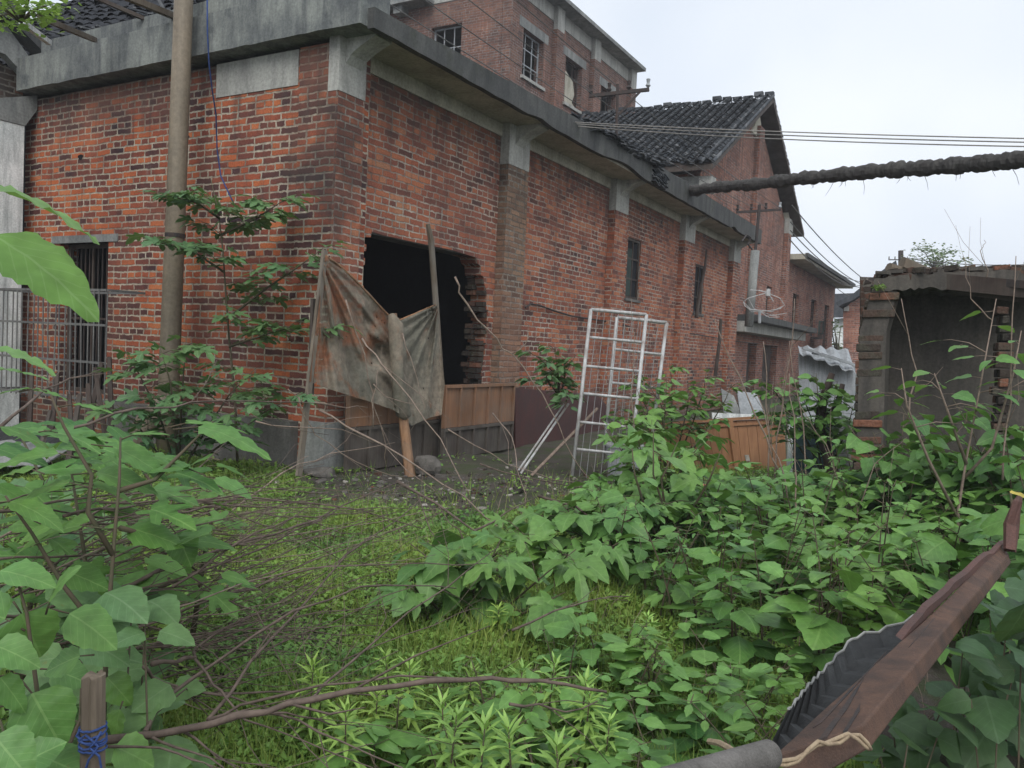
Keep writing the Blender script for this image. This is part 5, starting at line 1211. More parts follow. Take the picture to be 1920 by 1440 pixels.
shrub('mulberry_sapling', 'big leaved young mulberry in front of the orange timber door', 'sapling', at(1250, 1050, 5.2)*[1, 1, 0],
      [PL((1270, 1080, 5.3), (1250, 970, 5.2), (1225, 890, 5.1), (1225, 810, 5.05)), PL((1270, 1080, 5.3), (1290, 970, 5.2), (1330, 900, 5.1), (1350, 850, 5.)), PL((1260, 1080, 5.3), (1200, 980, 5.2), (1170, 930, 5.1)), PL((1260, 1080, 5.3), (1215, 970, 5.), (1190, 890, 4.9), (1185, 840, 4.9)), PL((1262, 1080, 5.3), (1240, 900, 5.3), (1270, 830, 5.3))], L_mulb, .16, 'm', 7, side=1, sidelen=.3, dark=.55, ratio=.85, t0=.3, stemr=.012, droop=.5)
shrub('mulberry_shoots', 'leafy shoots rising before the lower right leg of the front bed frame', 'shrub', at(1225, 900, 7.6)*[1, 1, 0], [PL((1230, 900, 7.6), (1215, 800, 7.6), (1195, 730, 7.5)), PL((1235, 900, 7.6), (1245, 800, 7.6), (1250, 715, 7.5)), PL((1232, 900, 7.6), (1190, 830, 7.6), (1170, 790, 7.5))], L_nettle, .12, 'o', 9, side=4, sidelen=.25, dark=.55, ratio=.75, t0=.25)
shrub('leafy_bush', 'bright leafy bush between the glazed frame and the tarpaulin shed', 'bush', at(1540, 900, 8.4)*[1, 1, 0],
      [PL((1545, 895, 8.4), (1500, 800, 8.3), (1450, 730, 8.2), (1420, 710, 8.2)), PL((1545, 895, 8.4), (1520, 780, 8.3), (1490, 710, 8.2)), PL((1550, 895, 8.4), (1560, 780, 8.3), (1570, 715, 8.2)), PL((1550, 895, 8.4), (1590, 800, 8.3), (1600, 760, 8.)), PL((1540, 895, 8.4), (1470, 800, 8.3), (1430, 770, 8.2)), PL((1548, 895, 8.4), (1535, 760, 8.2), (1530, 700, 8.1))], L_nettle, .13, 'o', 13, side=7, sidelen=.26, dark=.75, ratio=.65, t0=.35)
mb = MB(); mb.tube(PL((1570, 920, 8.3), (1556, 860, 8.3), (1535, 800, 8.3), (1545, 745, 8.3), (1560, 700, 8.3)), [.07, .06, .05, .045, .03], 9, wob=.15); mb.tube(PL((1537, 800, 8.3), (1570, 760, 8.25), (1580, 720, 8.2)), [.04, .035, .025], 8, wob=.15)
tag(mb.build('tree_stump', M_dkwood, smooth=True), 'dark forked stump in the bush left of the brick pier', 'stump')
shrub('mulberry_sapling', 'half bare sapling with bright top leaves in front of the sooty plaster wall', 'sapling', at(1800, 1060, 5.0)*[1, 1, 0],
      [PL((1802, 1080, 5.0), (1796, 960, 5.0), (1812, 860, 4.95), (1835, 740, 4.9), (1868, 560, 4.9)), PL((1800, 980, 5.), (1740, 860, 4.9), (1700, 760, 4.8), (1690, 690, 4.8)), PL((1812, 870, 4.95), (1780, 780, 4.9), (1752, 700, 4.85)), PL((1805, 900, 5.), (1860, 840, 4.9), (1900, 700, 4.8), (1915, 620, 4.8))], L_fore, .15, 'o', 5, side=2, sidelen=.28, dark=.4, ratio=.5, t0=.55, stemr=.011, stemmat=M_twigl)
shrub('mulberry_sapling', 'lobed leaf sapling in the middle of the clearing right of the dead branches', 'sapling', at(880, 1190, 4.0)*[1, 1, 0],
      [PL((880, 1200, 4.0), (860, 1120, 3.95), (820, 1060, 3.9), (770, 1020, 3.9)), PL((885, 1200, 4.0), (900, 1110, 3.95), (920, 1050, 3.9), (940, 1010, 3.9)), PL((890, 1200, 4.0), (960, 1130, 3.9), (1030, 1070, 3.8), (1080, 1030, 3.8)), PL((875, 1200, 4.0), (810, 1130, 3.8), (760, 1090, 3.7)), PL((885, 1200, 4.0), (1000, 1140, 3.7), (1060, 1110, 3.6)), PL((885, 1200, 4.), (890, 1060, 3.9), (860, 990, 3.9))], L_mulb, .15, 'm', 8, side=3, sidelen=.2, dark=.5, ratio=.9, t0=.3, stemr=.008, droop=.6)
for i, (bx, by, dp, hh, lab) in enumerate(((1120, 1080, 5.0, .8, 'leafy mulberry shoots at the left border of the nettle patch'), (1180, 1020, 5.8, .75, 'mulberry shoots at the back of the nettle patch before the bare ground'), (1060, 1130, 4.6, .55, 'short mulberry shoots right of the clearing sapling'), (1420, 1000, 6.2, .7, 'mulberry shoots before the right end of the timber door'), (1560, 980, 6.6, .8, 'leafy shoots at the foot of the brick pier'), (1760, 960, 6.2, .9, 'leafy shoots inside the doorway of the ruined shed'), (1880, 960, 5.6, 1.0, 'leafy shoots below the broken brick column'))):
    g = at(bx, by, dp)*[1, 1, 0]; S_ = []
    for k in range(5): a = k*1.26+i; S_.append([g, g+np.array([math.cos(a)*.12, math.sin(a)*.12, hh*.32]), g+np.array([math.cos(a)*.34, math.sin(a)*.34, hh*.62*random.uniform(.75, 1.1)])])
    shrub('mulberry_shoots', lab, 'shrub', g, S_, L_mulb if i < 3 else L_nettle, .15, 'm' if i < 3 else 'o', 8, side=3, sidelen=.2, dark=.5, ratio=.85, t0=.3, stemr=.007, droop=.5)

for i, (bx, by, dp, sc2, lab) in enumerate(((1690, 960, 6.0, 1.0, 'tall leafy shrub climbing before the left part of the sooty wall'), (1790, 950, 5.6, 1.15, 'tall leafy shrub before the middle of the sooty wall'), (1910, 950, 5.2, 1.2, 'tall leafy shrub at the right edge before the broken brick column'), (1345, 1010, 6.0, .38, 'leafy shrub rising before the middle of the timber door'), (1225, 1000, 5.9, .95, 'leafy shrub rising left of the timber door'))):
    g = at(bx, by, dp)*[1, 1, 0]; S_ = []
    for k in range(5): a = k*1.26+i*.7; hh = sc2*random.uniform(.65, .95); S_.append([g, g+np.array([math.cos(a)*.1, math.sin(a)*.1, hh*.4]), g+np.array([math.cos(a)*.28, math.sin(a)*.25, hh*.8]), g+np.array([math.cos(a)*.42, math.sin(a)*.35, hh])])
    shrub('leafy_shrub', lab, 'shrub', g, S_, L_nettle if i < 3 else L_mulb, .15, 'o' if i < 3 else 'm', 9, side=4, sidelen=.2, dark=.6, ratio=.75, t0=.3, stemr=.007, droop=.5)
# ------------------------------------------------------------------ hand-placed broad leaves near the camera, left
def near_leaves(name, label, rows_, mat, stems, dd=0., nrows=12):
    base = at(*stems[0][0]); t = thing(name, label, 'sapling', base*[1, 1, 0]); st = MB(); fo = MB()
    for P_ in stems: W_ = [at(*q) for q in P_]; n = len(W_); st.tube(W_, [P_[0][2]*.0036*(1-.65*i/max(1, n-1)) for i in range(n)], 7)
    for (px, py, ang, lp_, wr, kd, dp, br, tilt) in rows_:
        a = math.radians(ang); L = lp_*dp/FPX*(1.12 if 'close' in label else .98); d = RR*math.cos(a)-UU*math.sin(a)*(.55 if tilt < .5 else 1)+Fw*rv(.45)
        up = UU*(1-tilt*.72)-Fw*tilt*.72+RR*rv(.3)
        b = at(px, py, dp); p0 = b-d/np.linalg.norm(d)*L*.35-UU*L*.1; st.tube([p0, b], [.0022, .0014], 5)
        leaf(fo, b, d, up, L, L*wr, kd, nrows, random.uniform(.08, .3), random.uniform(.12, .35), br, .035, .12)
    build_nocalc(st, 'stem', M_stem, t); build_nocalc(fo, 'foliage', mat, t)
near_leaves('mulberry_branch', 'two very large close leaves on a twig reaching in at the left edge', [
    (-30, 350, 19, 185, .48, 'o', .85, .6, .42), (-16, 440, 27, 215, .60, 'o', .80, .0, .5), (-10, 652, 20, 105, .35, 'o', 1.1, .8, .25), (-20, 690, 8, 90, .3, 'o', 1.2, .7, .2)], L_near, [[(-90, 600, .85), (-60, 470, .82), (-25, 438, .8)], [(-60, 470, .82), (-25, 352, .85)]], nrows=18)
RW0 = []
RW = [(60, 728, 175, 75, .35, 'o', 1.9, .8, .15), (60, 730, 8, 62, .4, 'o', 1.9, .8, .15), (137, 758, 10, 80, .3, 'o', 1.9, .9, .12), (0, 800, 30, 105, .4, 'o', 1.9, .5, .3), (108, 812, 8, 100, .75, 'l', 2.0, .75, .3),
      (355, 792, 5, 110, .45, 'l', 2.1, .85, .22), (372, 800, 18, 150, .42, 'o', 2.05, .8, .3), (395, 808, 25, 90, .5, 'o', 2.1, .6, .3), (212, 838, 42, 120, .6, 'o', 2.0, .6, .45), (290, 855, 15, 75, .6, 'l', 2.1, .6, .3),
      (180, 886, 25, 118, .65, 'o', 2.0, .5, .42), (330, 888, 8, 95, .8, 'l', 2.1, .6, .3), (282, 955, 12, 110, .85, 'l', 2.0, .5, .4), (130, 905, 172, 130, .5, 'o', 1.9, .45, .3), (110, 850, 178, 120, .45, 'o', 1.9, .6, .25),
      (60, 880, 182, 80, .5, 'o', 1.8, .5, .3), (240, 990, 25, 110, .7, 'o', 2.0, .4, .45), (150, 985, 165, 150, .6, 'l', 1.9, .4, .4), (20, 940, 20, 120, .5, 'o', 1.8, .4, .35), (250, 815, -12, 70, .5, 'l', 2.1, .8, .2),
      (330, 1000, 60, 70, .9, 'o', 2.1, .15, .6), (170, 1060, 60, 75, .95, 'l', 2.1, .05, .6), (120, 1070, 20, 90, .8, 'o', 2.0, .2, .5), (395, 1110, 28, 80, .8, 'l', 2.3, .35, .5), (420, 1085, 10, 70, .7, 'l', 2.4, .4, .4)]
near_leaves('mulberry_sapling', 'large leaved young mulberry spreading at the left edge above the dead branches', RW, L_fore,
    [[(190, 1440, 1.9), (200, 1200, 1.9), (212, 1040, 1.92), (224, 900, 1.95), (226, 820, 2.0)], [(212, 1040, 1.92), (165, 960, 1.9), (172, 890, 1.9), (120, 800, 1.9), (95, 740, 1.9)], [(224, 920, 1.95), (290, 900, 2.0), (345, 845, 2.05), (400, 790, 2.1)], [(200, 1200, 1.9), (120, 1100, 1.9), (60, 1000, 1.85), (10, 930, 1.8)], [(226, 990, 1.95), (300, 1010, 2.1), (380, 1080, 2.3)]])
RW = [(40, 1150, 75, 110, 1.0, 'o', 1.5, .3, .65), (10, 1160, 200, 110, .9, 'o', 1.5, .35, .5), (130, 1150, 30, 110, .85, 'o', 1.6, .35, .5), (95, 1120, 300, 90, .8, 'o', 1.5, .25, .5), (0, 1070, 10, 115, .65, 'o', 1.5, .4, .4),
      (60, 1300, 60, 125, .95, 'o', 1.45, .2, .65), (0, 1270, 65, 95, .6, 'o', 1.4, .3, .5), (100, 1255, 20, 75, .9, 'o', 1.7, .05, .6), (200, 1270, 50, 75, .8, 'o', 1.8, .1, .6), (-10, 1380, 40, 110, .9, 'o', 1.3, .4, .6), (80, 1420, 10, 110, .8, 'o', 1.5, .15, .6),
      (215, 1400, 30, 85, .9, 'o', 1.7, .3, .6), (225, 1330, 100, 60, .8, 'o', 1.8, .1, .6), (150, 1230, 160, 80, .8, 'o', 1.6, .15, .6), (-10, 1210, 20, 90, .8, 'o', 1.4, .3, .6), (130, 1350, 170, 110, .9, 'o', 1.6, .1, .6), (30, 1440, 330, 90, .9, 'o', 1.4, .2, .6), (270, 1450, 340, 90, .8, 'o', 1.8, .25, .6)]
for k in range(120):
    px = random.uniform(-30, 430); py = random.uniform(790, 1130)
    if px > 260 and py < 850: continue
    kd = random.choice('lo'); RW0.append((px, py, random.choice((random.uniform(-20, 50), random.uniform(150, 200))), random.uniform(55, 105), random.uniform(.6, .9) if kd == 'l' else random.uniform(.5, .75), kd, random.uniform(2.0, 3.2), min(1, max(0, random.gauss(.5, .25))), random.uniform(.1, .4)))
near_leaves('mulberry_sapling', 'leafy mulberry growth filling the left edge behind the front mulberry', RW0, L_fore, [[(40, 1300, 2.6), (60, 1100, 2.6), (80, 900, 2.6), (40, 820, 2.6)], [(300, 1250, 2.9), (310, 1050, 2.9), (280, 900, 2.9), (240, 840, 2.9)], [(150, 1250, 2.4), (160, 1050, 2.4), (130, 860, 2.4)], [(360, 1200, 3.0), (390, 1000, 3.0), (420, 900, 3.0)]], nrows=8)
near_leaves('broad_leaved_plant', 'round broad leaves massed round the wooden stake at the lower left', RW, L_mulb, [[(60, 1560, 1.5), (70, 1300, 1.5), (50, 1150, 1.5), (30, 1080, 1.5)], [(60, 1560, 1.5), (150, 1350, 1.6), (190, 1260, 1.7)], [(60, 1560, 1.5), (0, 1350, 1.4)]])
# filler foliage in the lower left and lower right corners
def filler(name, label, regs, n, dp, size, mat, dark):
    t = thing(name, label, 'plant', at((regs[0]+regs[2])/2, regs[3], dp[1])*[1, 1, 0]); fo = MB(); st = MB()
    for k in range(n):
        px = random.uniform(regs[0], regs[2]); py = random.uniform(regs[1], regs[3]); d_ = random.uniform(*dp); p = at(px, py, d_)
        if p[2] < .02: continue
        if 'beam' in label and 'under' in label and px < 1632+(1372-py)/1.154: continue
        a = random.uniform(0, 6.28); L = size*random.uniform(.6, 1.2); dd = np.array([math.cos(a), math.sin(a), rv(.3)])
        leaf(fo, p, dd, Zv*.7+np.array([rv(.4), -.5+rv(.3), 0]), L, L*.82, 'o', 8, random.uniform(.05, .3), random.uniform(.1, .5), min(1, max(0, random.gauss(dark, .2))), .05, .15)
        if k % 3 == 0: st.tube([p, np.array([p[0]+rv(.08), p[1]+rv(.08), 0])], [.002, .004], 4)
    build_nocalc(st, 'stem', M_stem, t); build_nocalc(fo, 'foliage', mat, t)
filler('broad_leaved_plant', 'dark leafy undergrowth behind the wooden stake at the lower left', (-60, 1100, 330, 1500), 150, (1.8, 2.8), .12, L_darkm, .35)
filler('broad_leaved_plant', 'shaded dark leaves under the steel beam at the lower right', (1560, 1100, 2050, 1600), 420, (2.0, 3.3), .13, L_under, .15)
filler('broad_leaved_plant', 'green leaves behind the upper end of the steel beam', (1820, 960, 2050, 1150), 40, (3.2, 4.2), .15, L_nettle, .5)
filler('broad_leaved_plant', 'low leafy growth on the ground behind the left mulberry', (-60, 900, 260, 1100), 60, (3.0, 5.0), .14, L_darkm, .4)
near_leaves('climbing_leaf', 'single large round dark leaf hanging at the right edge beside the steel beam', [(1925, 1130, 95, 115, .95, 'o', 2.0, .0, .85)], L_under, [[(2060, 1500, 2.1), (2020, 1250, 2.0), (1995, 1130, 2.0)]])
near_leaves('yellowing_leaf', 'yellow leaf above the upper end of the steel beam', [(1895, 925, 5, 60, .5, 'o', 3.4, .5, .3)], L_yellow, [[(1905, 1010, 3.4), (1900, 960, 3.4), (1895, 925, 3.4)]])
# soil bank added under the beam to darken the undergrowth
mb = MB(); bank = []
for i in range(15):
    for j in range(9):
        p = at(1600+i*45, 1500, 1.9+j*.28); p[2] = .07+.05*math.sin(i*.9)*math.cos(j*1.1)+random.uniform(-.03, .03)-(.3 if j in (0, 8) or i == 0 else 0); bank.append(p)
mb.add(bank, [(i*9+j, (i+1)*9+j, (i+1)*9+j+1, i*9+j+1) for i in range(14) for j in range(8)]); o = mb.build('added_bank', M_soil, smooth=True); o['kind'] = 'structure'

# ------------------------------------------------------------------ dead brushwood
def c4(*q): return [(x/2, 860+y/2) for x, y in q]
BR = [
 ([(195, 1388), (400, 1357), (500, 1335), (585, 1312), (740, 1287), (880, 1275), (960, 1277), (1060, 1283), (1137, 1297)], 1.75, 1.95, .0115),
 ([(390, 1350), (450, 1322), (600, 1285), (750, 1267), (960, 1272), (1080, 1268)], 1.82, 2.1, .005),
 ([(585, 1310), (605, 1285), (700, 1205), (840, 1100), (935, 1025)], 1.85, 3.0, .0055),
 ([(505, 1337), (560, 1343), (625, 1360), (672, 1362)], 1.85, 2.0, .0035),
 ([(345, 1372), (390, 1405), (442, 1440)], 1.8, 1.6, .0045),
 ([(390, 1350), (470, 1240), (555, 1150), (650, 1040), (745, 975), (840, 905)], 1.85, 4.2, .006),
 ([(272, 1372), (310, 1310), (400, 1245), (550, 1145), (675, 1100), (760, 1098), (855, 1103)], 1.8, 2.9, .0065),
 ([(120, 1137), (250, 1095), (350, 1053), (465, 1013), (560, 985), (625, 955), (745, 905)], 2.2, 3.8, .009),
 ([(130, 1140), (250, 1115), (380, 1070), (500, 1025), (600, 975), (640, 950)], 2.25, 3.6, .007),
 ([(745, 903), (820, 945), (892, 997)], 4.3, 3.9, .012),
 ([(0, 801), (50, 760), (86, 728), (130, 710), (190, 693)], 2.0, 2.6, .006),
 ([(120, 806), (215, 775), (290, 765), (358, 754), (474, 752), (560, 754), (640, 765)], 2.2, 3.4, .0055),
 ([(270, 1372), (300, 1390), (360, 1410), (420, 1440)], 1.8, 1.6, .005),
 ([(200, 1400), (300, 1402), (360, 1425), (400, 1440)], 1.7, 1.6, .004),
 ([(270, 1250), (285, 1270), (345, 1290), (430, 1305), (510, 1330)], 2.0, 2.2, .007),
 ([(285, 1245), (330, 1242), (366, 1233), (368, 1215), (420, 1180), (480, 1150)], 2.1, 2.5, .009),
 ([(366, 1236), (400, 1285), (425, 1310), (460, 1350), (560, 1385), (700, 1440)], 2.0, 1.8, .0045),
 ([(500, 1335), (560, 1350), (640, 1390), (755, 1440)], 1.9, 1.7, .0045),
 ([(135, 1218), (230, 1220), (350, 1215), (470, 1218), (560, 1225), (640, 1240)], 2.4, 2.8, .0035),
 ([(340, 1070), (420, 1120), (480, 1145), (520, 1230), (555, 1290)], 2.4, 2.3, .0035),
 ([(190, 1135), (260, 1170), (340, 1195), (400, 1225), (450, 1280)], 2.2, 2.3, .004),
 ([(-20, 960), (60, 950), (150, 935), (260, 925), (400, 912), (490, 930)], 2.2, 3.2, .006),
 ([(-20, 1100), (100, 1060), (180, 1000), (300, 960), (420, 905), (500, 890), (640, 850)], 2.3, 4.5, .004),
 ([(0, 1155), (60, 1150), (160, 1120), (280, 1108), (400, 1090), (520, 1045), (600, 1000)], 2.0, 3.2, .006),
 ([(-20, 1050), (90, 1045), (200, 1040), (290, 1020), (370, 1015)], 2.1, 2.8, .005),
 ([(420, 1215), (520, 1185), (600, 1170), (640, 1168)], 2.6, 3., .003),
 ([(340, 935), (430, 960), (560, 1000), (640, 1050), (740, 1072)], 3.0, 3.6, .004),
 ([(480, 960), (560, 970), (640, 1000), (720, 1010)], 3.4, 3.8, .004),
 ([(960, 1182), (1040, 1145), (1110, 1125), (1180, 1118)], 2.9, 3.2, .006),
 ([(955, 1320), (1010, 1320), (1060, 1335), (1120, 1315)], 2.1, 2.2, .005),
 ([(640, 1240), (760, 1190), (860, 1150), (905, 1140)], 3.0, 3.4, .0035),
 ([(1010, 930), (1080, 950), (1150, 990), (1185, 1030), (1215, 1075)], 5.2, 4.6, .012),
 ([(900, 870), (985, 895), (1060, 910), (1140, 925)], 6.0, 6.4, .008),
 ([(890, 995), (950, 960), (1010, 930)], 4.2, 5.2, .008),
]
PALE = [
 ([(853, 519), (860, 548), (895, 600), (932, 635), (960, 663), (1000, 718), (1030, 765), (1060, 830), (1090, 880), (1130, 930)], 5.6, 5.9, .009),
 ([(960, 663), (985, 645), (990, 620), (986, 605)], 5.7, 5.7, .005),
 ([(648, 562), (668, 625), (690, 708), (700, 760), (724, 836), (727, 885)], 6.0, 6.4, .008),
 ([(679, 635), (705, 665), (734, 705), (797, 788), (845, 861), (880, 925)], 6.0, 5.4, .009),
 ([(755, 625), (770, 670), (783, 712), (797, 763), (790, 775)], 6.3, 6.3, .005),
 ([(700, 800), (697, 750), (706, 705), (709, 695)], 6.1, 6.1, .006),
 ([(700, 720), (722, 743), (760, 755), (790, 758)], 6.1, 6.2, .005),
 ([(600, 770), (650, 800), (720, 835), (790, 880), (870, 930), (950, 1000)], 5.2, 4.6, .009),
 ([(540, 730), (570, 755), (650, 765), (690, 764)], 5.5, 5.8, .005),
 ([(924, 775), (940, 795), (960, 820), (968, 860), (976, 900), (985, 960)], 6.2, 5.2, .006),
 ([(420, 970), (500, 910), (560, 870), (620, 850), (740, 830)], 3.8, 5.0, .006),
 ([(560, 745), (575, 790), (590, 815), (640, 850), (700, 880), (760, 895)], 5.3, 5.7, .006),
 ([(840, 805), (890, 835), (950, 870), (1040, 900), (1100, 910)], 6.1, 6.3, .006),
 ([(480, 790), (540, 800), (640, 805), (700, 830)], 4.8, 5.4, .006),
]
def branch(P_, d0_, d1_, r, label, mat, grp, twigs=0):
    P_ = [(x, y) for x, y in P_]; W_ = []; n = len(P_)
    for i in range(n-1):
        for s in (0, .5):
            u = (i+s)/(n-1); a, b = P_[i], P_[i+1]; inv = (1-u)/d0_+u/d1_; W_.append(at(a[0]+(b[0]-a[0])*s+(rv(5) if s else 0), a[1]+(b[1]-a[1])*s+(rv(5) if s else 0), 1/inv))
    W_.append(at(*P_[-1], d1_)); W_ = [p if p[2] > .01 else p*np.array([1, 1, 0])+[0, 0, .01] for p in W_]; m = len(W_); mb = MB()
    R__ = [r*.74*(1-.62*i/(m-1))*(1.18 if i % 3 == 0 else 1) for i in range(m)]; mb.tube(W_, R__, 7, var=[0]*0 or 0.)
    for k in range(twigs):
        i = random.randint(1, m-2); p = W_[i]; t_ = W_[i+1]-W_[i]; t_ /= np.linalg.norm(t_)+1e-9; o_ = np.array([rv(1), rv(1), rv(1)]); dd = t_*1.1+o_*.55; dd /= np.linalg.norm(dd); L = random.uniform(.12, .42)*(1 if d0_ < 4 else 1.6)
        q1 = p+dd*L*.5+np.array([rv(.02), rv(.02), rv(.02)]); q2 = p+dd*L+np.array([rv(.05), rv(.05), rv(.04)])
        mb.tube([p, q1, q2], [R__[i]*.5, R__[i]*.4, .001], 5)
    o = mb.build('dead_branch', mat, None, smooth=True); return tag(o, label, 'branch', grp)
LBL = {0: 'thickest long dead branch lying across the lower foreground from the wooden stake', 10: 'dead branch rising from the left edge over the window guard', 11: 'dead branch arching along the foot of the end wall', 9: 'straight brown stick slanting down to the right before the bare ground', 28: 'brown stick lying below the clearing sapling', 31: 'forked dead stick slanting into the back of the nettle patch', 15: 'dark hooked stub of dead branch in the left brush heap'}
for i, (P_, a, b, r) in enumerate(BR):
    if i in LBL: branch(P_, a, b, r, LBL[i], M_twig, None, 2)
    else: branch(P_, a, b, r, 'dead brown branch in the brush heap across the left foreground', M_twig, 'dead branches of the brush heap', 2)
LP = {0: 'long pale bent stem crossing the long wall right of the opening', 2: 'pale upright stem before the left part of the torn curtain', 3: 'pale stem slanting from the curtain down to the bare ground', 9: 'crooked pale stem before the maroon board'}
for i, (P_, a, b, r) in enumerate(PALE):
    if i in LP: branch(P_, a, b, r, LP[i], M_twigl, None, 1)
    else: branch(P_, a, b, r, 'thin pale dry stem before the workshop walls', M_twigl, 'pale dry stems before the workshop', 1)
for k in range(135):
    sx = random.uniform(-60, 330); sy = random.uniform(930, 1340); ex = sx+random.uniform(250, 620); ey = sy-random.uniform(-40, 330)*(1 if random.random() < .85 else -.5); ey = max(ey, 905+random.uniform(0, 60)); d_ = random.uniform(2.0, 3.0); bow = random.uniform(-50, 50)
    ey = min(ey, 1330)
    P_ = [(sx+(ex-sx)*t_+rv(6), sy+(ey-sy)*t_+bow*math.sin(math.pi*t_)+rv(5)) for t_ in (0, .2, .4, .6, .8, 1)]
    branch(P_, d_, d_+random.uniform(.2, 1.6), random.choice((random.uniform(.0016, .0032), random.uniform(.0025, .0062))), 'dead brown branch in the brush heap across the left foreground', M_twigl if k % 5 == 0 else M_twig, 'dead branches of the brush heap', random.choice((1, 2, 4)))
UP = [((1440, 900), (1436, 760), (1431, 640), 8.0, .012), ((1452, 900), (1470, 740), (1490, 560), 8.0, .012), ((1515, 940), (1500, 760), (1480, 640), 7.4, .01), ((1420, 740), (1460, 860), (1490, 1000), 5.6, .009), ((1340, 600), (1400, 740), (1470, 900), 5.8, .009), ((1480, 700), (1490, 860), (1492, 1010), 5.2, .008), ((1690, 560), (1720, 700), (1700, 790), 6.4, .01), ((1905, 480), (1895, 700), (1880, 900), 4.8, .008), ((1845, 450), (1838, 470), (1850, 520), 6.6, .005), ((1660, 960), (1672, 1040), (1668, 1110), 4.6, .006), ((1860, 600), (1820, 560), (1805, 480), 6.2, .007), ((1590, 1040), (1640, 870), (1700, 820), 5.6, .006), ((1500, 760), (1560, 860), (1600, 960), 6.3, .007), ((1184, 560), (1188, 700), (1196, 860), 6.5, .006)]
for i, (a, b, c_, d_, r) in enumerate(UP):
    m1 = ((a[0]+b[0])/2+rv(6), (a[1]+b[1])/2); m2 = ((b[0]+c_[0])/2+rv(6), (b[1]+c_[1])/2)
    branch([c_, m2, b, m1, a] if c_[1] > a[1] else [a, m1, b, m2, c_], d_, d_, r, 'bare upright stem standing among the plants on the right', M_twigl, 'bare upright stems on the right', 2)

# ------------------------------------------------------------------ distant tree, overhanging foliage, plants on the ledge
def cloud_tree(name, label, c, rad, n, L, mat, trunk=None, squash=.6, cat='tree', clumps=12):
    base = np.array(trunk[0]) if trunk else c; t = thing(name, label, cat, base); fo = MB(); st = MB()
    if trunk: st.tube(trunk, [.12, .08, .04][:len(trunk)], 6)
    cl = []
    for k in range(clumps):
        v = np.array([rv(1), rv(1), rv(1)]); cl.append(c+v*rad*np.array([1, 1, squash])); st.tube([c-[0, 0, rad*squash*.8], (c+cl[-1])/2, cl[-1]], [rad*.03, rad*.02, rad*.008], 4)
    for k in range(n):
        q_ = random.choice(cl); p = q_+np.array([random.gauss(0, 1), random.gauss(0, 1), random.gauss(0, .6)])*rad*.2; a = random.uniform(0, 6.28)
        leaf(fo, p, [math.cos(a), math.sin(a), rv(.5)], Zv+np.array([rv(.6), rv(.6), 0]), L*random.uniform(.6, 1.2), L*.55, 'o', 3, .2, .2, random.random(), 0)
    build_nocalc(st, 'trunk' if trunk else 'twigs', M_stem, t); build_nocalc(fo, 'crown' if trunk else 'foliage', mat, t)
cloud_tree('distant_tree', 'pale misty tree showing above the ruined shed beside the distant pole', at(1752, 487, 40), 1.1, 520, .20, L_far, [at(1750, 560, 40), at(1752, 510, 40), at(1752, 492, 40)], .5)
cloud_tree('overhanging_branch', 'light green maple-like foliage hanging in at the top left corner', at(40, 22, 6.5), .34, 420, .07, L_over, None, .3, 'branch', 14)
cloud_tree('ledge_weed', 'small weeds growing on top of the crumbling brick pier', at(1650, 548, 6.9), .07, 60, .035, L_cover, None, .8, 'weed', 4)
cloud_tree('distant_shrub', 'distant green shrub between the extension and the brick house', at(1572, 640, 38), 1.1, 260, .22, L_far, [at(1572, 700, 38), at(1572, 660, 38), at(1572, 650, 38)], 1.0, 'shrub')

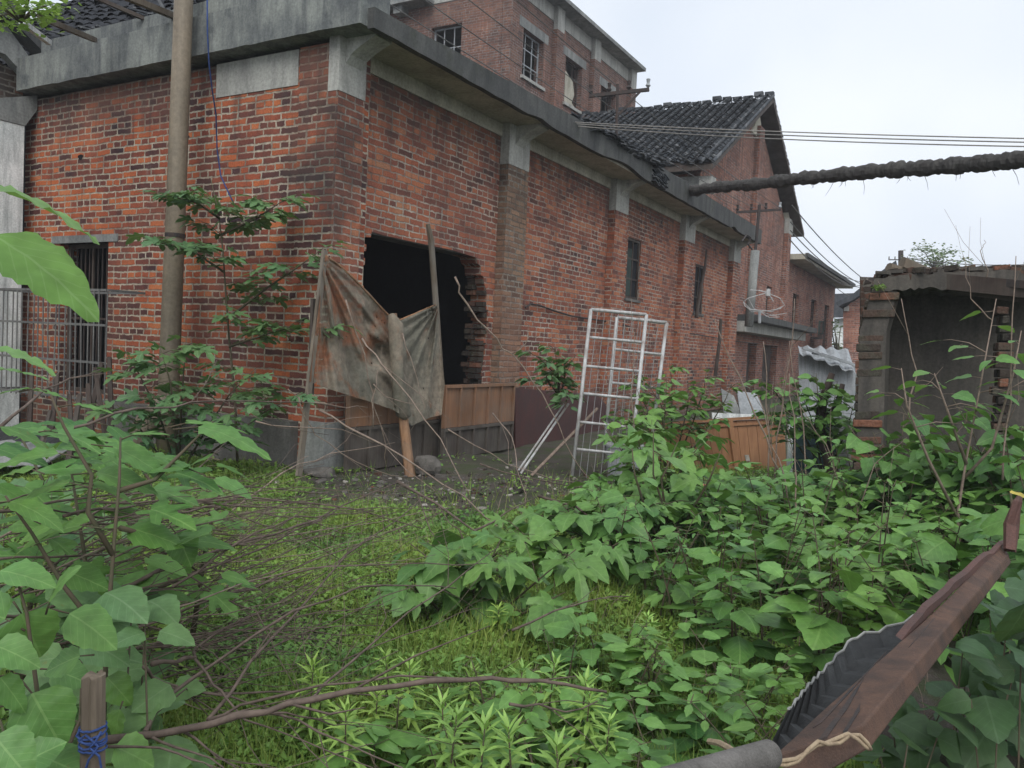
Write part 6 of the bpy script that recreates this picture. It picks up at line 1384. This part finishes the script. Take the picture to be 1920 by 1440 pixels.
# ------------------------------------------------------------------ ground cover: countless small leaves and grass
def vnoise(x, y, s=1.):
    return (np.sin(x*2.1*s+1.3)*np.cos(y*1.7*s+.4)+np.sin(x*4.3*s-y*3.1*s)*.5+np.sin(x*7.9*s+y*6.3*s+2)*.3)/1.8
def cover(name, n, xr, yr, size, hmax, mat, seed, dirt=True, blades=False, hbase=.0):
    r = np.random.default_rng(seed); y = yr[0]+(yr[1]-yr[0])*r.random(n)**1.35; x = (r.random(n)*2-1)*(y*.72+.4)+0*y
    P_ = np.stack([x, y, 0*x], 1); q_ = P_-CAM; z = q_@Fw; px = 960+FPX*(q_@RR)/z; py = 720-FPX*(q_@UU)/z
    nz_ = vnoise(x, y); n2 = vnoise(x+5, y-3, 2.3)
    keep = np.ones(n, bool)
    # the trodden bare ground in front of the workshop
    if dirt:
        e = ((px-890)/345)**2+((py-918+(.02*(px-800)))/46)**2+.45*n2
        keep &= ~((e < 1.0) & (r.random(n) < .93)); keep &= ~((py < 905) & (px > 700) & (px < 1200) & (r.random(n) < .95))
    gx = (P_-OO)@GB; gy = (P_-OO)@GA; keep &= ~((gx > -.14) & (gy > -.14))
    keep &= r.random(n) < np.clip(.9+.5*n2, .45, 1)
    x, y, nz_, n2 = x[keep], y[keep], nz_[keep], n2[keep]; m = len(x); h = hmax*np.clip(.45+.6*nz_, .12, 1)
    gzv = .03*np.sin(1.3*x+.5)*np.cos(.9*y)+.02*np.sin(3.1*x+1.7*y)
    a = r.random(m)*6.283; L = size*(.5+r.random(m))*(.8+.07*y); zz = gzv+hbase+h*r.random(m)**.7
    if blades:
        tx = r.normal(0, .35, m); ty = r.normal(0, .35, m); H_ = h*(.6+.8*r.random(m)); w_ = .003+.002*r.random(m)
        c_, s_ = np.cos(a)*w_, np.sin(a)*w_; b0 = np.stack([x-c_, y-s_, gzv], 1); b1 = np.stack([x+c_, y+s_, gzv], 1); t2 = np.stack([x+tx*H_, y+ty*H_, gzv+H_], 1); V = np.stack([b0, b1, t2], 1).reshape(-1, 3); F = np.arange(3*m).reshape(-1, 3).tolist(); k = 3; uvp = np.tile(np.array([[.4, 0], [.6, 0], [.5, 1]]), (m, 1))
    else:
        d = np.stack([np.cos(a), np.sin(a), r.normal(.1, .35, m)], 1); s = np.stack([-np.sin(a), np.cos(a), r.normal(0, .35, m)], 1); c = np.stack([x, y, zz], 1); L_ = L[:, None]
        V = np.stack([c, c+d*L_*.45+s*L_*.30, c+d*L_, c+d*L_*.45-s*L_*.30, c+d*L_*.5-np.array([0, 0, 1])*L_*.10], 1).reshape(-1, 3); base = np.arange(m)*5
        F = np.concatenate([np.stack([base, base+1, base+4], 1), np.stack([base+1, base+2, base+4], 1), np.stack([base+2, base+3, base+4], 1), np.stack([base+3, base, base+4], 1)]).tolist(); k = 5; uvp = np.tile(np.array([[.5, 0], [.9, .5], [.5, 1], [.1, .5], [.5, .5]]), (m, 1))
    var = np.repeat(np.clip(.45+.35*n2+r.normal(0, .22, m), 0, 1), k)
    me = bpy.data.meshes.new(name); me.from_pydata(V.tolist(), [], F); li = np.zeros(len(me.loops), int); me.loops.foreach_get('vertex_index', li)
    me.uv_layers.new(name='UVMap').data.foreach_set('uv', uvp[li].ravel()); me.attributes.new('var', 'FLOAT', 'POINT').data.foreach_set('value', var); me.materials.append(mat)
    o = bpy.data.objects.new(name, me); COL.objects.link(o); o['kind'] = 'stuff'; o['label'] = 'low green ground cover over the clearing' if not blades else 'thin grass in the clearing'; o['category'] = 'ground cover' if not blades else 'grass'; return o
cover('ground_cover', 230000, None, (1.9, 9.6), .026, .13, L_cover, 3)
cover('grass', 110000, None, (1.9, 9.6), .02, .20, L_grass, 5, blades=True)
# ================================================================== damp air
mb = MB(); hz_ = [(-170, -70, -1.1), (210, -70, -1.1), (210, 310, -1.1), (-170, 310, -1.1)]
mb.hexa(hz_+[(a, b, 14.) for a, b, c in hz_])
hm = bpy.data.materials.new('damp_air'); hm.use_nodes = True; t_ = hm.node_tree; t_.nodes.clear(); o_ = t_.nodes.new('ShaderNodeOutputMaterial'); v_ = t_.nodes.new('ShaderNodeVolumePrincipled')
v_.inputs['Color'].default_value = (.93, .95, 1., 1); v_.inputs['Density'].default_value = .0016; t_.links.new(v_.outputs[0], o_.inputs['Volume'])
hz = mb.build('haze', hm); hz['kind'] = 'stuff'; hz['label'] = 'thin damp haze filling the air'; hz['category'] = 'haze'

# ------------------------------------------------------------------ rubble and litter on the bare ground
mb = MB()
for k in range(900):
    px = random.gauss(830, 260); py = random.gauss(915, 28)
    if py < 880 or py > 1000: continue
    p = ground(px, py); g_ = p-OO
    if g_@GB > -.2 and g_@GA > -.2: continue
    s_ = random.uniform(.006, .03)*(2.2 if random.random() < .06 else 1); p[2] = gz(p[0], p[1])+s_*.2; a = random.uniform(0, 6.28); d_ = np.array([math.cos(a), math.sin(a), rv(.3)])
    mb.bar(p, p+d_*s_*random.uniform(.8, 2), s_, s_*.6, up=(rv(.5), rv(.5), 1), var=random.random(), mi=random.choice((0, 0, 0, 1, 1, 2)))
o = mb.build('rubble', [M_stone, M_loose, M_lime]); o['kind'] = 'stuff'; o['label'] = 'brick crumbs and gravel scattered on the bare ground before the workshop'; o['category'] = 'rubble'

# dry stalks standing in the clearing
mb = MB()
for k in range(420):
    x = random.uniform(-2.6, 2.2); y = random.uniform(2.4, 7.0); z0 = gz(x, y); h_ = random.uniform(.08, .32); dx, dy = rv(.12), rv(.12)
    if proj((x, y, 0))[1] < 935: continue
    mb.tube([(x, y, z0), (x+dx*.4, y+dy*.4, z0+h_*.6), (x+dx, y+dy, z0+h_)], [.0018, .0014, .0007], 3)
o = mb.build('dry_stalks', M_twigl); o['kind'] = 'stuff'; o['label'] = 'thin dry stalks standing among the low weeds of the clearing'; o['category'] = 'dry stalks'
